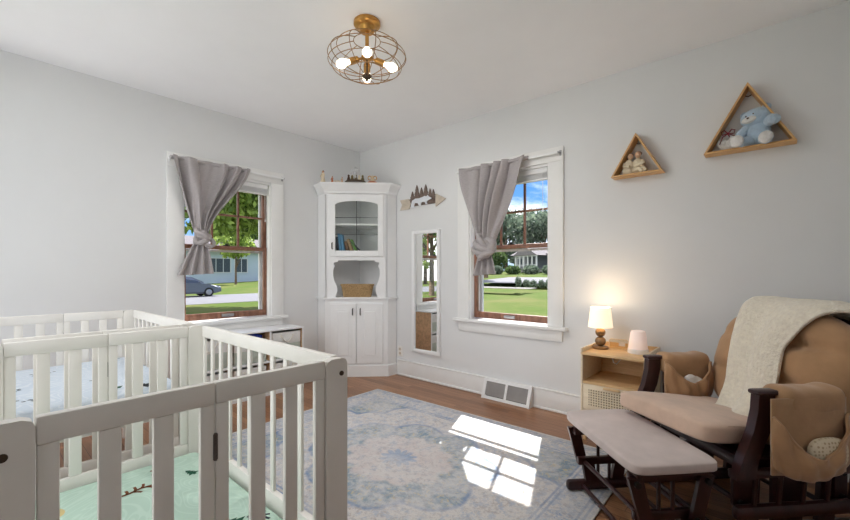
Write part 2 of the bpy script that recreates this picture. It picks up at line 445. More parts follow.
for k in range(5): xk = FILL_OPEN[0] + (FILL_OPEN[1] - FILL_OPEN[0]) * k / 4; q.b(xk - .02, xk + .02, LY - .1, LY - .06, FILL_OPEN[2], FILL_OPEN[3])
for zk in (FILL_OPEN[2] + .02, FILL_OPEN[3] - .02): q.b(FILL_OPEN[0], FILL_OPEN[1], LY - .1, LY - .06, zk - .02, zk + .02)
fill_win = struct(q, 'added_fill_window', M['trim'])  # frame for the added opening, an unseen window made for fill light
q = MB(); q.b(FILL_OPEN[0], FILL_OPEN[1], LY - .082, LY - .079, FILL_OPEN[2], FILL_OPEN[3]); q.build('glass_pane', M['glass'], parent=fill_win, kind='structure')  # pane of the added fill opening
def bboard(name, x0, x1):
    q = MB(); q.b(x0, x1, -.018, 0, 0, .155, .003); q.b(x0, x1, -.024, 0, .155, .172, .006); q.b(x0, x1, -.03, 0, 0, .018, .006); return q
o = struct(bboard('b', .66, LX), 'baseboard_back', M['trim'])
o = struct(bboard('b', LY, -.66), 'baseboard_left', M['trim']); o.rotation_euler.z = pi / 2

def window(name, loc, rz):
    w = thing(name, None, None, loc, rz, kind='structure')
    K = dict(parent=w, kind='structure')
    q = MB(); q.b(-.525, U0 + .01, -.022, 0, .69, 2.03, .004); q.b(U1 - .01, .525, -.022, 0, .69, 2.03, .004); q.b(-.525, .525, -.024, 0, 2.03, 2.145, .004)
    q.build('casing', M['trim'], **K)
    q = MB(); q.b(-.56, .56, -.06, .07, .664, .692, .006); q.build('sill', M['trim'], **K)
    q = MB(); q.b(-.515, .515, -.022, 0, .572, .664, .004); q.build('apron', M['trim'], **K)
    q = MB()
    for a, b_ in ((U0, U0 + .02), (U1 - .02, U1)): q.b(a, b_, 0, .06, .69, Z1); q.b(a, b_, .135, .2, .69, Z1)
    q.b(U0, U1, 0, .2, Z1 - .02, Z1); q.b(U0, U1, .13, .22, .66, .70)
    q.build('jamb', M['trim'], **K)
    q = MB()   # storm frame outside the sashes
    for a, b_ in ((U0 + .02, U0 + .05), (U1 - .05, U1 - .02)): q.b(a, b_, .155, .18, .70, Z1 - .02)
    q.b(U0 + .05, U1 - .05, .155, .18, .70, .725); q.b(U0 + .05, U1 - .05, .155, .18, 1.325, 1.345)
    q.build('storm_frame', M['htrim'], **K)
    u0, u1 = U0 + .004, U1 - .004
    lo = MB(); lo.b(u0, u0 + .045, .062, .096, .70, 1.38, .003); lo.b(u1 - .045, u1, .062, .096, .70, 1.38, .003)
    lo.b(u0 + .04, u1 - .04, .062, .096, .70, .757, .003); lo.b(u0 + .04, u1 - .04, .062, .096, 1.345, 1.38, .003)
    s1 = lo.build('lower_sash', M['sash'], **K)
    q = MB(); q.b(u0 + .045, u1 - .045, .078, .081, .757, 1.345); q.build('glass_pane', M['glass'], parent=s1, kind='structure')
    q = MB(); q.b(-.055, .055, .045, .062, .722, .736, .004); q.b(-.055, .055, .05, .062, .714, .742, .004); q.build('sash_lift', M['metal'], parent=s1, kind='structure')
    up = MB(); up.b(u0, u0 + .04, .1, .132, 1.35, 2.01, .003); up.b(u1 - .04, u1, .1, .132, 1.35, 2.01, .003)
    up.b(u0 + .04, u1 - .04, .1, .132, 1.35, 1.385, .003); up.b(u0 + .04, u1 - .04, .1, .132, 1.965, 2.01, .003)
    s2 = up.build('upper_sash', M['sash'], **K)
    q = MB(); wd = (u1 - u0 - .08) / 3
    for k in (1, 2): q.b(u0 + .04 + wd * k - .009, u0 + .04 + wd * k + .009, .104, .128, 1.385, 1.965, .003)
    q.b(u0 + .04, u1 - .04, .104, .128, 1.668, 1.686, .003)
    q.build('muntin', M['sash'], parent=s2, kind='structure')
    q = MB(); q.b(u0 + .04, u1 - .04, .1145, .1175, 1.385, 1.965); q.build('glass_pane', M['glass'], parent=s2, kind='structure')
    q = MB(); q.b(-.03, .03, .07, .1, 1.38, 1.39, .003); q.cyl((0, .084, 1.388), (0, .084, 1.402), .012); q.box((.02, .078, 1.4), (.05, .012, .008), .003); q.build('sash_lock', M['black'], parent=s2, kind='structure')
    return w
window('window_1', (0, WA, 0), pi / 2)
window('window_2', (WB, 0, 0), 0)

def blind(loc, rz, label):
    t_ = thing('window_blind', label, 'blind', loc, rz, 'raised window blinds')
    q = MB(); q.b(-.375, .375, .012, .052, 1.965, 2.008, .004); q.build('head_rail', M['blind'], t_)
    q = MB()
    for k in range(9): q.b(-.372, .372, .014, .05, 1.925 + k * .0044, 1.9275 + k * .0044, .001)
    q.build('slat_stack', M['blind'], t_)
    q = MB(); q.b(-.374, .374, .013, .051, 1.906, 1.922, .004); q.build('bottom_rail', M['blind'], t_)
    q = MB(); q.tube([(.34, .008, 1.97), (.34, .006, 1.8), (.342, .006, 1.66)], .0018, 6); q.lathe([(.004, 0), (.006, .01), (.003, .03)], (.342, .006, 1.635), 8); q.build('pull_cord', M['blind'], t_)
blind((0, WA, 0), pi / 2, 'white slatted blind pulled up at the top of the window showing the parked car')
blind((WB, 0, 0), 0, 'white slatted blind pulled up at the top of the window beside the mirror')

def rod(loc, rz, label):
    t_ = thing('curtain_rod', label, 'curtain rod', loc, rz, 'curtain rods')
    q = MB(); q.box((0, -.072, 2.085), (1.0, .008, .02), .003); q.build('rail', M['white'], t_)
    for u in (-.5, .5):
        q = MB(); q.tube([(u, -.072, 2.085), (u * 1.012, -.06, 2.085), (u * 1.012, -.0245, 2.088)], .008, 8); q.b(u * 1.012 - .009, u * 1.012 + .009, -.03, -.0245, 2.065, 2.11, .002); q.build('bracket', M['metal'] if u > 0 else M['white'], t_)
rod((0, WA, 0), pi / 2, 'white curtain rod over the window that shows the parked car')
rod((WB, 0, 0), 0, 'white curtain rod over the window beside the mirror')

def curtain(loc, rz, label, u0, u1, uk, zk, kr, tail, loops, conc, fs=0.0):
    t_ = thing('curtain', label, 'curtain', loc, rz, 'grey curtains')
    zt = 2.105; w = kr * .75
    ss = lambda a: a * a * (3 - 2 * a)
    def drape(s, t):
        L = u0 + (uk - w - u0) * (t ** 1.05)
        fr = conc * ss(t) + (1 - conc) * t
        R = u1 + (uk + w - u1) * fr
        z = zt + (zk + kr * .4 - zt) * t
        # fabric gathers to the knot: fold waves
        amp = .020 * (1 - t) ** .6 + .028 * sin(pi * min(1, t)) + .010
        f = s * 4.2 + .45 * sin(s * 7 + 1.5 * t + fs) + .12 * sin(s * 19)
        v = -.095 - amp * sin(2 * pi * f) - .02 * sin(pi * s) * t
        u = L + (R - L) * s + .012 * sin(2 * pi * (f * 2 + .2)) * (1 - t)
        return Vector((u, v - .01 * t, z + .012 * sin(12 * s) * t * (1 - t)))
    q = MB(); q.grid(drape, 110, 40); q.build('drape', M['curtain'], t_, solid=.004, smooth=80)
    q = MB()   # header sleeve round the rod
    q.tube([(u0 + (u1 - u0) * k / 30, -.075 + .004 * sin(k * 2.1), 2.088) for k in range(31)], .022, 10, flat=.7); q.build('rod_sleeve', M['curtain'], t_)
    def tl(s, t):
        a, b_, z1l, z1r = tail
        L = (uk - kr * .55) + (a - uk + kr * .55) * t ** .8; R = (uk + kr * .5) + (b_ - uk - kr * .5) * t ** .8
        zb = z1l + (z1r - z1l) * s
        f = s * 3.2
        return Vector((L + (R - L) * s, -.10 - (.012 + .02 * t) * sin(2 * pi * f + .6), zk - kr * .5 + (zb - zk + kr * .5) * t))
    q = MB(); q.grid(tl, 60, 20); q.build('tail', M['curtain'], t_, solid=.004, smooth=80)
    q = MB()
    q.ell((uk, -.105, zk), (kr * .72, kr * .6, kr * .72))
    for (cu, cz, r, tr, ti, tj) in loops:
        mt = Matrix.Translation((uk + cu, -.12, zk + cz)) @ Euler((ti, tj, 0)).to_matrix().to_4x4()
        pts = [mt @ Vector((r * cos(a), r * .8 * sin(a), .006 * sin(3 * a))) for a in [2 * pi * k / 28 for k in range(28)]]
        q.tube(pts, tr, 10, True, .75)
    o = q.build('knot', M['curtain'], t_, smooth=80)
    tx = bpy.data.textures.new('k', 'CLOUDS'); tx.noise_scale = .05
    d = o.modifiers.new('n', 'DISPLACE'); d.texture = tx; d.strength = .014
curtain((0, WA, 0), pi / 2, 'grey knotted curtain on the window that shows the parked car', -.515, .135, -.285, 1.445, .078, (-.475, -.195, 1.105, 1.12),
        [(0, .015, .055, .03, .5, .5), (-.005, -.025, .05, .026, .9, -.5), (.05, -.05, .045, .022, 1.25, .5)], .75)
curtain((WB, 0, 0), 0, 'grey knotted curtain on the window beside the white mirror', -.435, .25, -.15, 1.352, .128, (-.275, -.03, 1.10, 1.12),
        [(0, .02, .075, .04, .6, .35), (-.01, -.03, .06, .035, 1.0, -.6), (.02, -.05, .07, .032, .3, -.4), (-.03, .03, .05, .03, 1.4, .8), (.0, .05, .065, .034, .2, .9), (.03, .0, .075, .036, 1.1, -.9), (-.02, .0, .085, .03, .8, .1)], .3, 2.2)

# ------------------------------------------------------------------ ceiling lamp
LP = (2.035, -1.613)
t_ = thing('ceiling_light', 'gold wire cage ceiling lamp with lit bulbs hanging from the white ceiling', 'ceiling lamp', (LP[0], LP[1], H), radians(-40))
q = MB(); q.lathe([(.02, -.062), (.04, -.06), (.046, -.045), (.05, -.034), (.07, -.028), (.078, -.02), (.078, -.004), (.074, 0)], n=32); q.build('canopy', M['gold'], t_)
q = MB(); q.cyl((0, 0, -.06), (0, 0, -.21), .011); q.lathe([(.012, -.225), (.03, -.22), (.034, -.205), (.026, -.19), (.012, -.18)], n=20); q.build('stem', M['gold'], t_)
RX, RZ, CZ_ = .228, .108, -.215
q = MB()
for k in range(10):
    a = 2 * pi * k / 10 + .2
    pts = []
    for j in range(25):
        ph = radians(70) - j / 24 * radians(160)
        pts.append((RX * cos(ph) * cos(a), RX * cos(ph) * sin(a), CZ_ + RZ * sin(ph)))
    q.tube(pts, .0023, 6)
for ph in (70, 40, 8, -28, -55):
    rr = RX * cos(radians(ph)); z = CZ_ + RZ * sin(radians(ph))
    q.tube([(rr * cos(2 * pi * k / 48), rr * sin(2 * pi * k / 48), z) for k in range(48)], .0023, 6, True)
q.build('wire_cage', M['cage'], t_)
q = MB(); q.lathe([(.004, -.35), (.008, -.343), (.006, -.335), (.022, -.328), (.028, -.318), (.02, -.308), (.006, -.304)], n=20); q.cyl((0, 0, -.31), (0, 0, -.22), .005); q.build('finial', M['bronze'], t_)
for k in range(4):
    a = pi / 2 * k; d = Vector((cos(a), sin(a), -.35)).normalized(); p0 = Vector((0, 0, -.205))
    q = MB(); q.cyl(p0, p0 + d * .06, .007); q.cyl(p0 + d * .055, p0 + d * .105, .019, .021, 18); q.cyl(p0 + d * .05, p0 + d * .058, .012, .019, 18)
    s_ = q.build('socket', M['gold'], t_)
    q = MB(); dd, u, v = frame(d)
    q.skin([q.ring(p0 + d * z, u, v, r, 16) for r, z in ((.012, .1), (.014, .115), (.022, .13), (.027, .148), (.026, .165), (.018, .18), (.004, .187))])
    q.build('bulb', M['bulb'], s_)
    L = bpy.data.lights.new('bulb_light', 'SPOT'); L.spot_size = radians(176); L.spot_blend = .6; L.color = (1, .97, .94); L.shadow_soft_size = .03
    lo = bpy.data.objects.new('bulb_light', L); COL.objects.link(lo); lo.parent = s_; lo.location = p0 + d * .225; lo.rotation_euler = Vector((d.x * .5, d.y * .5, -1)).to_track_quat('-Z', 'Y').to_euler()

# ------------------------------------------------------------------ corner cabinet (local: x right, y into the corner)
cab = thing('corner_cabinet', 'tall white built-in corner cabinet with arched glass door', 'cabinet', (.39, -.39, 0), radians(45))
F = [(-.32, 0), (.355, 0), (.447, .0935), (0, .541), (-.42, .1205)]
def poly(pts, z): return [(x, y, z) for x, y in pts]
def grow(d): return [(-.32 - d * .55, -d), (.355 + d * .55, -d), (.447 + d * .7, .0935 - d * .7), (0, .541), (-.42 - d * .55, .1205 - d * .55)]
q = MB(); q.prism(poly(F, .10), (0, 0, .74)); q.build('lower_body', M['white'], cab, smooth=20)
q = MB(); q.prism(poly(grow(.016), 0), (0, 0, .12)); q.build('plinth', M['white'], cab, smooth=20)
q = MB(); q.prism(poly(grow(.026), .84), (0, 0, .022)); q.build('counter', M['white'], cab, smooth=20)
q = MB(); q.prism(poly([(-.32, 0), (-.30, 0), (-.393, .1135), (-.42, .1205)], .862), (0, 0, 1.14)); q.build('side_panel', M['white'], cab, smooth=20)
q = MB(); q.prism(poly([(.355, 0), (.447, .0935), (.42, .0865), (.335, 0)], .862), (0, 0, 1.14)); q.build('side_panel', M['white'], cab, smooth=20)
q = MB()
q.prism(poly([(-.42, .1205), (-.393, .1135), (0, .505), (0, .541)], .862), (0, 0, 1.14)); q.prism(poly([(.447, .0935), (0, .541), (0, .505), (.42, .0865)], .862), (0, 0, 1.14))
q.build('back_panel', M['inner'], cab, smooth=20)
q = MB(); G = [(-.31, .022), (.34, .022), (.43, .1), (0, .52), (-.405, .125)]
q.prism(poly(G, 1.98), (0, 0, .02)); q.build('top_panel', M['inner'], cab, smooth=20)
for z in (1.30, 1.645):
    q = MB(); q.prism(poly(G, z), (0, 0, .02)); q.build('shelf', M['white'], cab, smooth=20)
DX = Matrix.Translation((.02, 0, 0)) @ Matrix.Diagonal((1.03, 1, 1, 1))
# face frame with scalloped niche
def scal(sgn):
    P = [(.3536, .862), (.225, .862), (.222, .885), (.205, .93), (.212, .985), (.238, 1.04), (.252, 1.10), (.25, 1.16), (.232, 1.205), (.245, 1.215), (.245, 1.238), (.2, 1.245), (.2, 1.262), (0, 1.262), (0, 1.312), (.282, 1.312), (.282, 1.985), (0, 1.985), (0, 2.0), (.3536, 2.0)]
    P = [(sgn * a * 1.0 + .0175 if a else .0175, 0, b_) for a, b_ in P]; P = [((.355 if sgn > 0 else -.32) if abs(a - .0175) > .3535 else a, y, b_) for a, y, b_ in P]
    return P
q = MB()
q.prism(scal(1), (0, .02, 0)); q.prism(scal(-1), (0, .02, 0)); q.build('face_frame', M['white'], cab, smooth=20)
# crown: flaring profile
q = MB(); rings = []
for d, z in ((0, 1.985), (.012, 1.99), (.016, 2.01), (.03, 2.03), (.058, 2.066), (.07, 2.078), (.07, 2.095)):
    rings.append([q.bm.verts.new((x, y, z)) for x, y in grow(d)])
q.skin(rings); q.build('crown_moulding', M['white'], cab, smooth=20)
# arched glass door
dr = MB(); N = 16
x1, zb, zt, za = .222, 1.367, 1.858, 1.905
arch = [(x1 * cos(pi * k / N), zt + (za - zt) * sin(pi * k / N)) for k in range(N + 1)]
outr = []
for k in range(N + 1):
    xx_ = .278 * cos(pi * k / N)
    outr.append((max(-.278, min(.278, xx_ * 1.6)), 1.98))
dr.b(-.278, -x1, -.022, 0, 1.305, 1.98, .003); dr.b(x1, .278, -.022, 0, 1.305, 1.98, .003); dr.b(-x1, x1, -.022, 0, 1.305, zb, .003)
for k in range(N):
    (a0, z0), (a1, z1_) = arch[k], arch[k + 1]
    dr.prism([(a0, -.022, z0), (a1, -.022, z1_), (a1, -.022, 1.978), (a0, -.022, 1.978)], (0, .02, 0))
dr.bm.transform(DX); dd_ = dr.build('glass_door', M['white'], cab, smooth=20)
q = MB(); q.prism([(x, -.012, z) for x, z in arch] + [(-x1, -.012, zb), (x1, -.012, zb)], (0, .003, 0)); q.bm.transform(DX); q.build('door_glass', M['cabglass'], dd_)
q = MB(); q.b(-.0025, .0025, -.015, -.008, zb, za - .001)
for z in (1.54, 1.725): q.b(-x1, x1, -.015, -.008, z - .0025, z + .0025)
q.bm.transform(DX); q.build('leading', M['black'], dd_)
q = MB(); q.tube([(-.252, -.022, 1.385), (-.252, -.045, 1.39), (-.252, -.045, 1.445), (-.252, -.022, 1.45)], .006, 8); q.bm.transform(DX); q.build('door_handle', M['black'], dd_)
for sgn in (-1, 1):
    q = MB(); xa, xb = sorted((sgn * .004, sgn * .275)); q.b(xa, xb, -.02, 0, .145, .79, .004)
    q.b(xa + .05, xb - .05, -.024, -.018, .205, .735, .005)
    q.b(xa + .075, xb - .075, -.032, -.02, .232, .708, .009); q.bm.transform(DX)
    dd_ = q.build('cupboard_door', M['white'], cab, smooth=20)
    q = MB(); hx = sgn * .04; q.tube([(hx, -.02, .67), (hx, -.045, .675), (hx, -.045, .735), (hx, -.02, .74)], .006, 8); q.bm.transform(DX); q.build('door_handle', M['black'], dd_)
CM = Matrix.Translation((.39, -.39, 0)) @ Matrix.Rotation(radians(45), 4, 'Z')
def cabp(x, y, z): return CM @ Vector((x - (.03 if z > 2 else 0), y, z))
# books behind the glass
def book(x, w_, h_, tilt, m_, label, y=.05):
    t_ = thing('book', label, 'book', cabp(x, y, 1.322), radians(45), 'books in the corner cabinet')
    R_ = Euler((0, tilt, 0)); d_ = .13
    piv = Matrix.Translation((0, 0, 0)) @ R_.to_matrix().to_4x4()
    x0 = 0 if tilt >= 0 else -w_
    def bb(mb, xa, xb, ya, yb, za_, zb_):
        c = piv @ Vector(((xa + xb) / 2, (ya + yb) / 2, (za_ + zb_) / 2)); mb.box(c, (xb - xa, yb - ya, zb_ - za_), .001, R_)
    lift = .002
    q = MB(); bb(q, -w_ if tilt > 0 else 0, (-w_ if tilt > 0 else 0) + .003, 0, d_, lift, h_); bb(q, (0 if tilt > 0 else w_) - .003, (0 if tilt > 0 else w_), 0, d_, lift, h_); bb(q, -w_ if tilt > 0 else 0, 0 if tilt > 0 else w_, -.003, .001, lift, h_)
    q.build('cover', m_, t_)
    q = MB(); bb(q, (-w_ if tilt > 0 else 0) + .003, (0 if tilt > 0 else w_) - .003, .001, d_ - .006, lift + .003, h_ - .004); q.build('pages', M['page'], t_)
book(-.205, .03, .20, -.05, M['bookd'], 'dark grey book, leftmost behind the cabinet glass door')
book(-.168, .022, .235, -.12, M['bookb'], 'taller of the two blue books leaning behind the cabinet glass')
book(-.135, .026, .23, -.16, M['bookb'], 'shorter of the two blue books leaning behind the cabinet glass')
book(-.095, .032, .15, -.2, M['bookr'], 'brown book leaning next to the blue books in the cabinet')
book(-.045, .03, .18, -.3, M['bookt'], 'tan book leaning at the middle of the cabinet shelf')
book(.015, .026, .18, -.45, M['bookg'], 'green book leaning at an angle in the cabinet')
book(.085, .014, .22, -.78, M['bookd'], 'thin dark book leaning lowest at the right of the cabinet shelf')
# wicker basket
t_ = thing('wicker_basket', 'low tan wicker basket in the open niche of the corner cabinet', 'basket', cabp(.02, .085, .862), radians(45))
q = MB()
def rr(w_, d_, z, n=32):
    sg = lambda v, e: math.copysign(abs(v) ** e, v)
    return [q.bm.verts.new((w_ * sg(cos(2 * pi * k / n), .4), d_ * sg(sin(2 * pi * k / n), .4), z)) for k in range(n)]
q.skin([rr(.15, .07, 0), rr(.155, .073, .02), rr(.17, .08, .10), rr(.178, .085, .128), rr(.168, .076, .128), rr(.16, .07, .09), rr(.14, .06, .012)])
q.build('basket_body', M['wicker'], t_)
q = MB(); sg = lambda v, e: math.copysign(abs(v) ** e, v)
q.tube([(.175 * sg(cos(2 * pi * k / 48), .4), .082 * sg(sin(2 * pi * k / 48), .4), .13 + .002 * (k % 2)) for k in range(48)], .009, 8, True); q.build('rim', M['wicker'], t_)

# figurines along the cabinet top
def figurine(x, y, hgt, dress, label, seated=False, m_hair='hair'):
    t_ = thing('figurine', label, 'figurine', cabp(x, y, 2.095), radians(20), 'figurines on the corner cabinet')
    k = hgt
    q = MB(); w_ = .2 if not seated else .3
    q.lathe([(w_ * k, 0), (w_ * k * 1.05, .03 * k), (w_ * .8 * k, .3 * k), (w_ * .55 * k, .5 * k), (w_ * .72 * k, .66 * k), (w_ * .62 * k, .74 * k), (.05 * k, .79 * k), (.045 * k, .82 * k)], n=16)
    q.tube([(-w_ * .66 * k, 0, .7 * k), (-w_ * .9 * k, -.1 * k, .5 * k), (-.03 * k, -w_ * .8 * k, .45 * k)], .035 * k, 8)
    q.tube([(w_ * .66 * k, 0, .7 * k), (w_ * .9 * k, -.1 * k, .5 * k), (.03 * k, -w_ * .8 * k, .45 * k)], .035 * k, 8)
    q.mi = 1; q.ell((0, -.01 * k, .89 * k), (.085 * k, .09 * k, .105 * k), sub=2)
    q.build('body', [M[dress], M['skin']], t_)
    q = MB(); q.ell((0, .018 * k, .915 * k), (.1 * k, .095 * k, .1 * k), sub=2); q.ell((0, .08 * k, .9 * k), (.05 * k, .05 * k, .055 * k), sub=2); q.build('hair', M[m_hair], t_)
figurine(-.31, -.015, .135, 'felt', 'tallest figurine in a cream dress at the left end of the cabinet top')
figurine(-.21, -.02, .075, 'terra', 'small brown figurine left of the cream block on the cabinet')
t_ = thing('wooden_block', 'tiny cream block between two small figurines on the cabinet top', 'ornament', cabp(-.16, -.02, 2.095), radians(45))
q = MB(); q.b(-.03, .03, -.015, .015, 0, .026, .003); q.build('base', M['felt'], t_); q = MB(); q.b(-.024, .024, -.0165, -.014, .005, .021); q.build('front_plate', M['palew'], t_)
figurine(-.105, -.02, .065, 'skin', 'small pinkish figurine right of the cream block on the cabinet', m_hair='terra')
# nativity-like centre ornament: figures on a base with wire angel
t_ = thing('ornament_group', 'ornament with silver wire top on a dark base at the middle of the cabinet', 'ornament', cabp(.04, -.02, 2.095), radians(45)); t_.scale = (1.35, 1.35, 1.4)
q = MB(); q.lathe([(.085, 0), (.088, .006), (.08, .014)], n=24); q.build('base', M['bronze'], t_)
for i, (px_, py_, hh, mm) in enumerate(((-.055, 0, .05, 'hair'), (-.025, -.02, .04, 'olive'), (.0, .02, .06, 'olive'), (.03, -.015, .042, 'felt'), (.055, .01, .05, 'olive'))):
    q = MB(); q.lathe([(.014, .012), (.016, .02), (.009, .012 + hh * .7), (.006, .012 + hh * .75)], (px_, py_, 0), 10); q.ell((px_, py_, .012 + hh * .9), (.009, .009, .011), sub=2); q.build('small_figure', M[mm], t_)
q = MB()
for k in range(6):
    a = pi * k / 5; q.tube([(0, 0, .07), (.03 * cos(a), 0, .07 + .03 * sin(a)), (.042 * cos(a), 0, .075 + .045 * sin(a))], .003, 6)
q.cyl((0, .02, .014), (0, 0, .085), .004); q.ell((0, 0, .085), (.012, .01, .014), sub=2); q.ell((0, 0, .118), (.009, .009, .01), sub=2)
for k in range(5): q.ell((.036 * cos(pi * k / 4), 0, .075 + .04 * sin(pi * k / 4)), (.007, .006, .007), sub=2)
q.build('wire_angel', M['silver'], t_)
t_ = thing('ornament', 'little figure with gold rings on an orange base, rightmost on the cabinet', 'ornament', cabp(.22, -.02, 2.095), radians(45)); t_.scale = (1.2, 1.2, 1.15)
q = MB(); q.lathe([(.045, 0), (.048, .005), (.036, .016)], n=20); q.build('base', M['terra'], t_)
q = MB(); q.ell((0, 0, .032), (.02, .018, .02), sub=2); q.ell((0, 0, .062), (.014, .013, .015), sub=2); q.build('body', M['felt'], t_)
for sgn in (-1, 1):
    q = MB(); q.tube([(sgn * .024 + .015 * cos(a), -.005, .05 + .018 * sin(a)) for a in [2 * pi * k / 16 for k in range(16)]], .004, 6, True); q.build('wing', M['gold'], t_)

# ------------------------------------------------------------------ mirror, sign, vent, outlet
t_ = thing('wall_mirror', 'tall narrow white framed mirror hung between cabinet and window', 'mirror', (1.087, 0, .285))
q = MB(); w_, h_ = .192, 1.285
q.b(-w_, -w_ + .035, -.03, -.001, 0, h_, .004); q.b(w_ - .035, w_, -.03, -.001, 0, h_, .004); q.b(-w_ + .03, w_ - .03, -.03, -.001, 0, .035, .004); q.b(-w_ + .03, w_ - .03, -.03, -.001, h_ - .035, h_, .004); q.build('frame', M['white'], t_)
q = MB(); q.b(-w_ + .03, w_ - .03, -.014, -.004, .03, h_ - .03); q.build('mirror_glass', M['mirror'], t_)

t_ = thing('wall_sign', 'rustic wooden arrow sign with pine trees and a white bear, above the mirror', 'wall sign', (1.04, 0, 1.87))
q = MB(); q.b(-.2, .2, -.016, -.001, -.03, .02, .003); q.build('board', M['stoneg'], t_)
q = MB()
for k, x in enumerate((-.30, -.255, -.21)):
    q.prism([(x, -.018, 0), (x - .03, -.018, .055), (x + .012, -.018, .055), (x + .042, -.018, 0), (x + .012, -.018, -.055), (x - .03, -.018, -.055)], (0, .014, 0))
q.build('fletching', M['palew'], t_)
q = MB(); q.prism([(.18, -.018, .065), (.31, -.018, 0), (.18, -.018, -.065)], (0, .014, 0)); q.build('arrow_head', M['palew'], t_)
for x, hh, w_ in ((-.15, .10, .055), (-.085, .16, .06), (-.02, .125, .055), (.04, .15, .06), (.10, .10, .05), (.145, .085, .045)):
    P = [(-.008, 0), (-.008, .012)]
    for k in range(4): z = .012 + hh * k / 4; P += [(-w_ * (1 - k / 4.6), z), (-w_ * (1 - k / 4.6) * .5, z + hh / 4 * .9)]
    P += [(0, hh + .03)]; P += [(-a, b_) for a, b_ in reversed(P[:-1])]
    q = MB(); q.prism([(x + a, -.014, b_ + .0) for a, b_ in P], (0, .01, 0)); q.build('pine_tree', M['stoneg'], t_)
bear = [(-.14, -.04), (-.13, .0), (-.115, .03), (-.07, .045), (-.02, .042), (.03, .05), (.06, .058), (.085, .05), (.1, .062), (.108, .05), (.125, .04), (.15, .03), (.15, .018), (.115, .012), (.09, 0), (.085, -.02), (.1, -.028), (.075, -.03), (.06, -.005), (.02, 0), (.0, -.02), (.01, -.035), (-.02, -.035), (-.04, -.005), (-.08, .0), (-.095, -.03), (-.08, -.045), (-.11, -.045)]
q = MB(); q.prism([(x - .02, -.028, z) for x, z in bear], (0, .01, 0)); q.build('bear_cutout', M['lambw'], t_)

t_ = thing('floor_vent', 'white sloped baseboard vent with two louvred panels under the window', 'vent', (2.062, -.0305, 0))
q = MB(); hw = .235; dp, tp = .07, .012
def vp(u, w): return (u, -dp + (dp - tp) * w, .003 + .168 * w)      # front plane point
q.prism([(-hw, 0, 0), (-hw, -dp, 0), (-hw, -dp, .006), (-hw, -tp, .171), (-hw, 0, .171)], (.012, 0, 0)); q.prism([(hw - .012, 0, 0), (hw - .012, -dp, 0), (hw - .012, -dp, .006), (hw - .012, -tp, .171), (hw - .012, 0, .171)], (.012, 0, 0))
def slab(mb, ua, ub, wa, wb, th=.006):
    A = [Vector(vp(ua, wa)), Vector(vp(ub, wa)), Vector(vp(ub, wb)), Vector(vp(ua, wb))]; n_ = Vector((0, .168, -(dp - tp))).normalized() * th
    n_ = Vector((0, th, 0)); mb.prism(A, n_)
slab(q, -hw, hw, 0, .14); slab(q, -hw, hw, .86, 1.0); slab(q, -hw, -hw + .03, .14, .86); slab(q, hw - .03, hw, .14, .86); slab(q, -.011, .011, .14, .86)
q.b(-hw, hw, -tp, 0, .168, .172); q.build('frame', M['white'], t_, smooth=20)
q = MB()
for side in (-1, 1):
    ua, ub = (-hw + .03, -.011) if side < 0 else (.011, hw - .03)
    for k in range(9):
        w = .17 + k * .082; y0 = vp(0, w); q.prism([(ua, y0[1] + .004, y0[2]), (ua, y0[1] + .014, y0[2] + .012), (ua, y0[1] + .016, y0[2] + .012), (ua, y0[1] + .006, y0[2])], (ub - ua, 0, 0))
q.build('louvers', M['grate'], t_, smooth=20)
q = MB(); q.b(-hw + .012, hw - .012, -.006, 0, .0, .168); q.build('back_plate', M['dark'], t_)

t_ = thing('wall_outlet', 'white double wall socket low beside the corner cabinet', 'socket', (.70, 0, .26))
q = MB(); q.b(-.036, .036, -.007, -.0005, -.058, .058, .003); q.build('cover_plate', M['plate'], t_)
for z in (-.022, .022):
    q = MB(); q.lathe([(.016, 0), (.016, .003)], n=16); q.bm.transform(Matrix.Translation((0, -.0065, z)) @ Matrix.Rotation(pi / 2, 4, 'X')); q.build('receptacle', M['palew'], t_)

# ------------------------------------------------------------------ triangle shelves
def tri_shelf(loc, base, hgt, label, d=.1, bar=.0105):
    t_ = thing('triangle_shelf', label, 'shelf', loc, 0, 'triangular wall shelves')
    A = Vector((-base / 2, 0, 0)); B = Vector((base / 2, 0, 0)); C_ = Vector((.0, 0, hgt))
    names = (('bottom_board', A, B), ('right_board', B, C_), ('left_board', C_, A)); cen = (A + B + C_) / 3
    for n_, p, r_ in names:
        def inn(v):   # inset vertex towards centre
            return v + (cen - v).normalized() * bar * 2
        q = MB(); q.prism([p + Vector((0, -d, 0)), r_ + Vector((0, -d, 0)), inn(r_) + Vector((0, -d, 0)), inn(p) + Vector((0, -d, 0))], (0, d - .001, 0)); q.build(n_, M['bamboo'], t_, smooth=20)
    q = MB(); q.tube([(-.014, -.006, hgt - .05), (.0, -.012, hgt - .058), (.014, -.006, hgt - .05)], .003, 6); q.build('hanger', M['bronze'], t_)
    return t_
tri_shelf((3.10, 0, 1.812), .325, .288, 'smaller triangular wooden wall shelf with the couple figurine in it')
tri_shelf((3.706, 0, 1.871), .432, .39, 'larger triangular wooden wall shelf holding the blue plush bear')
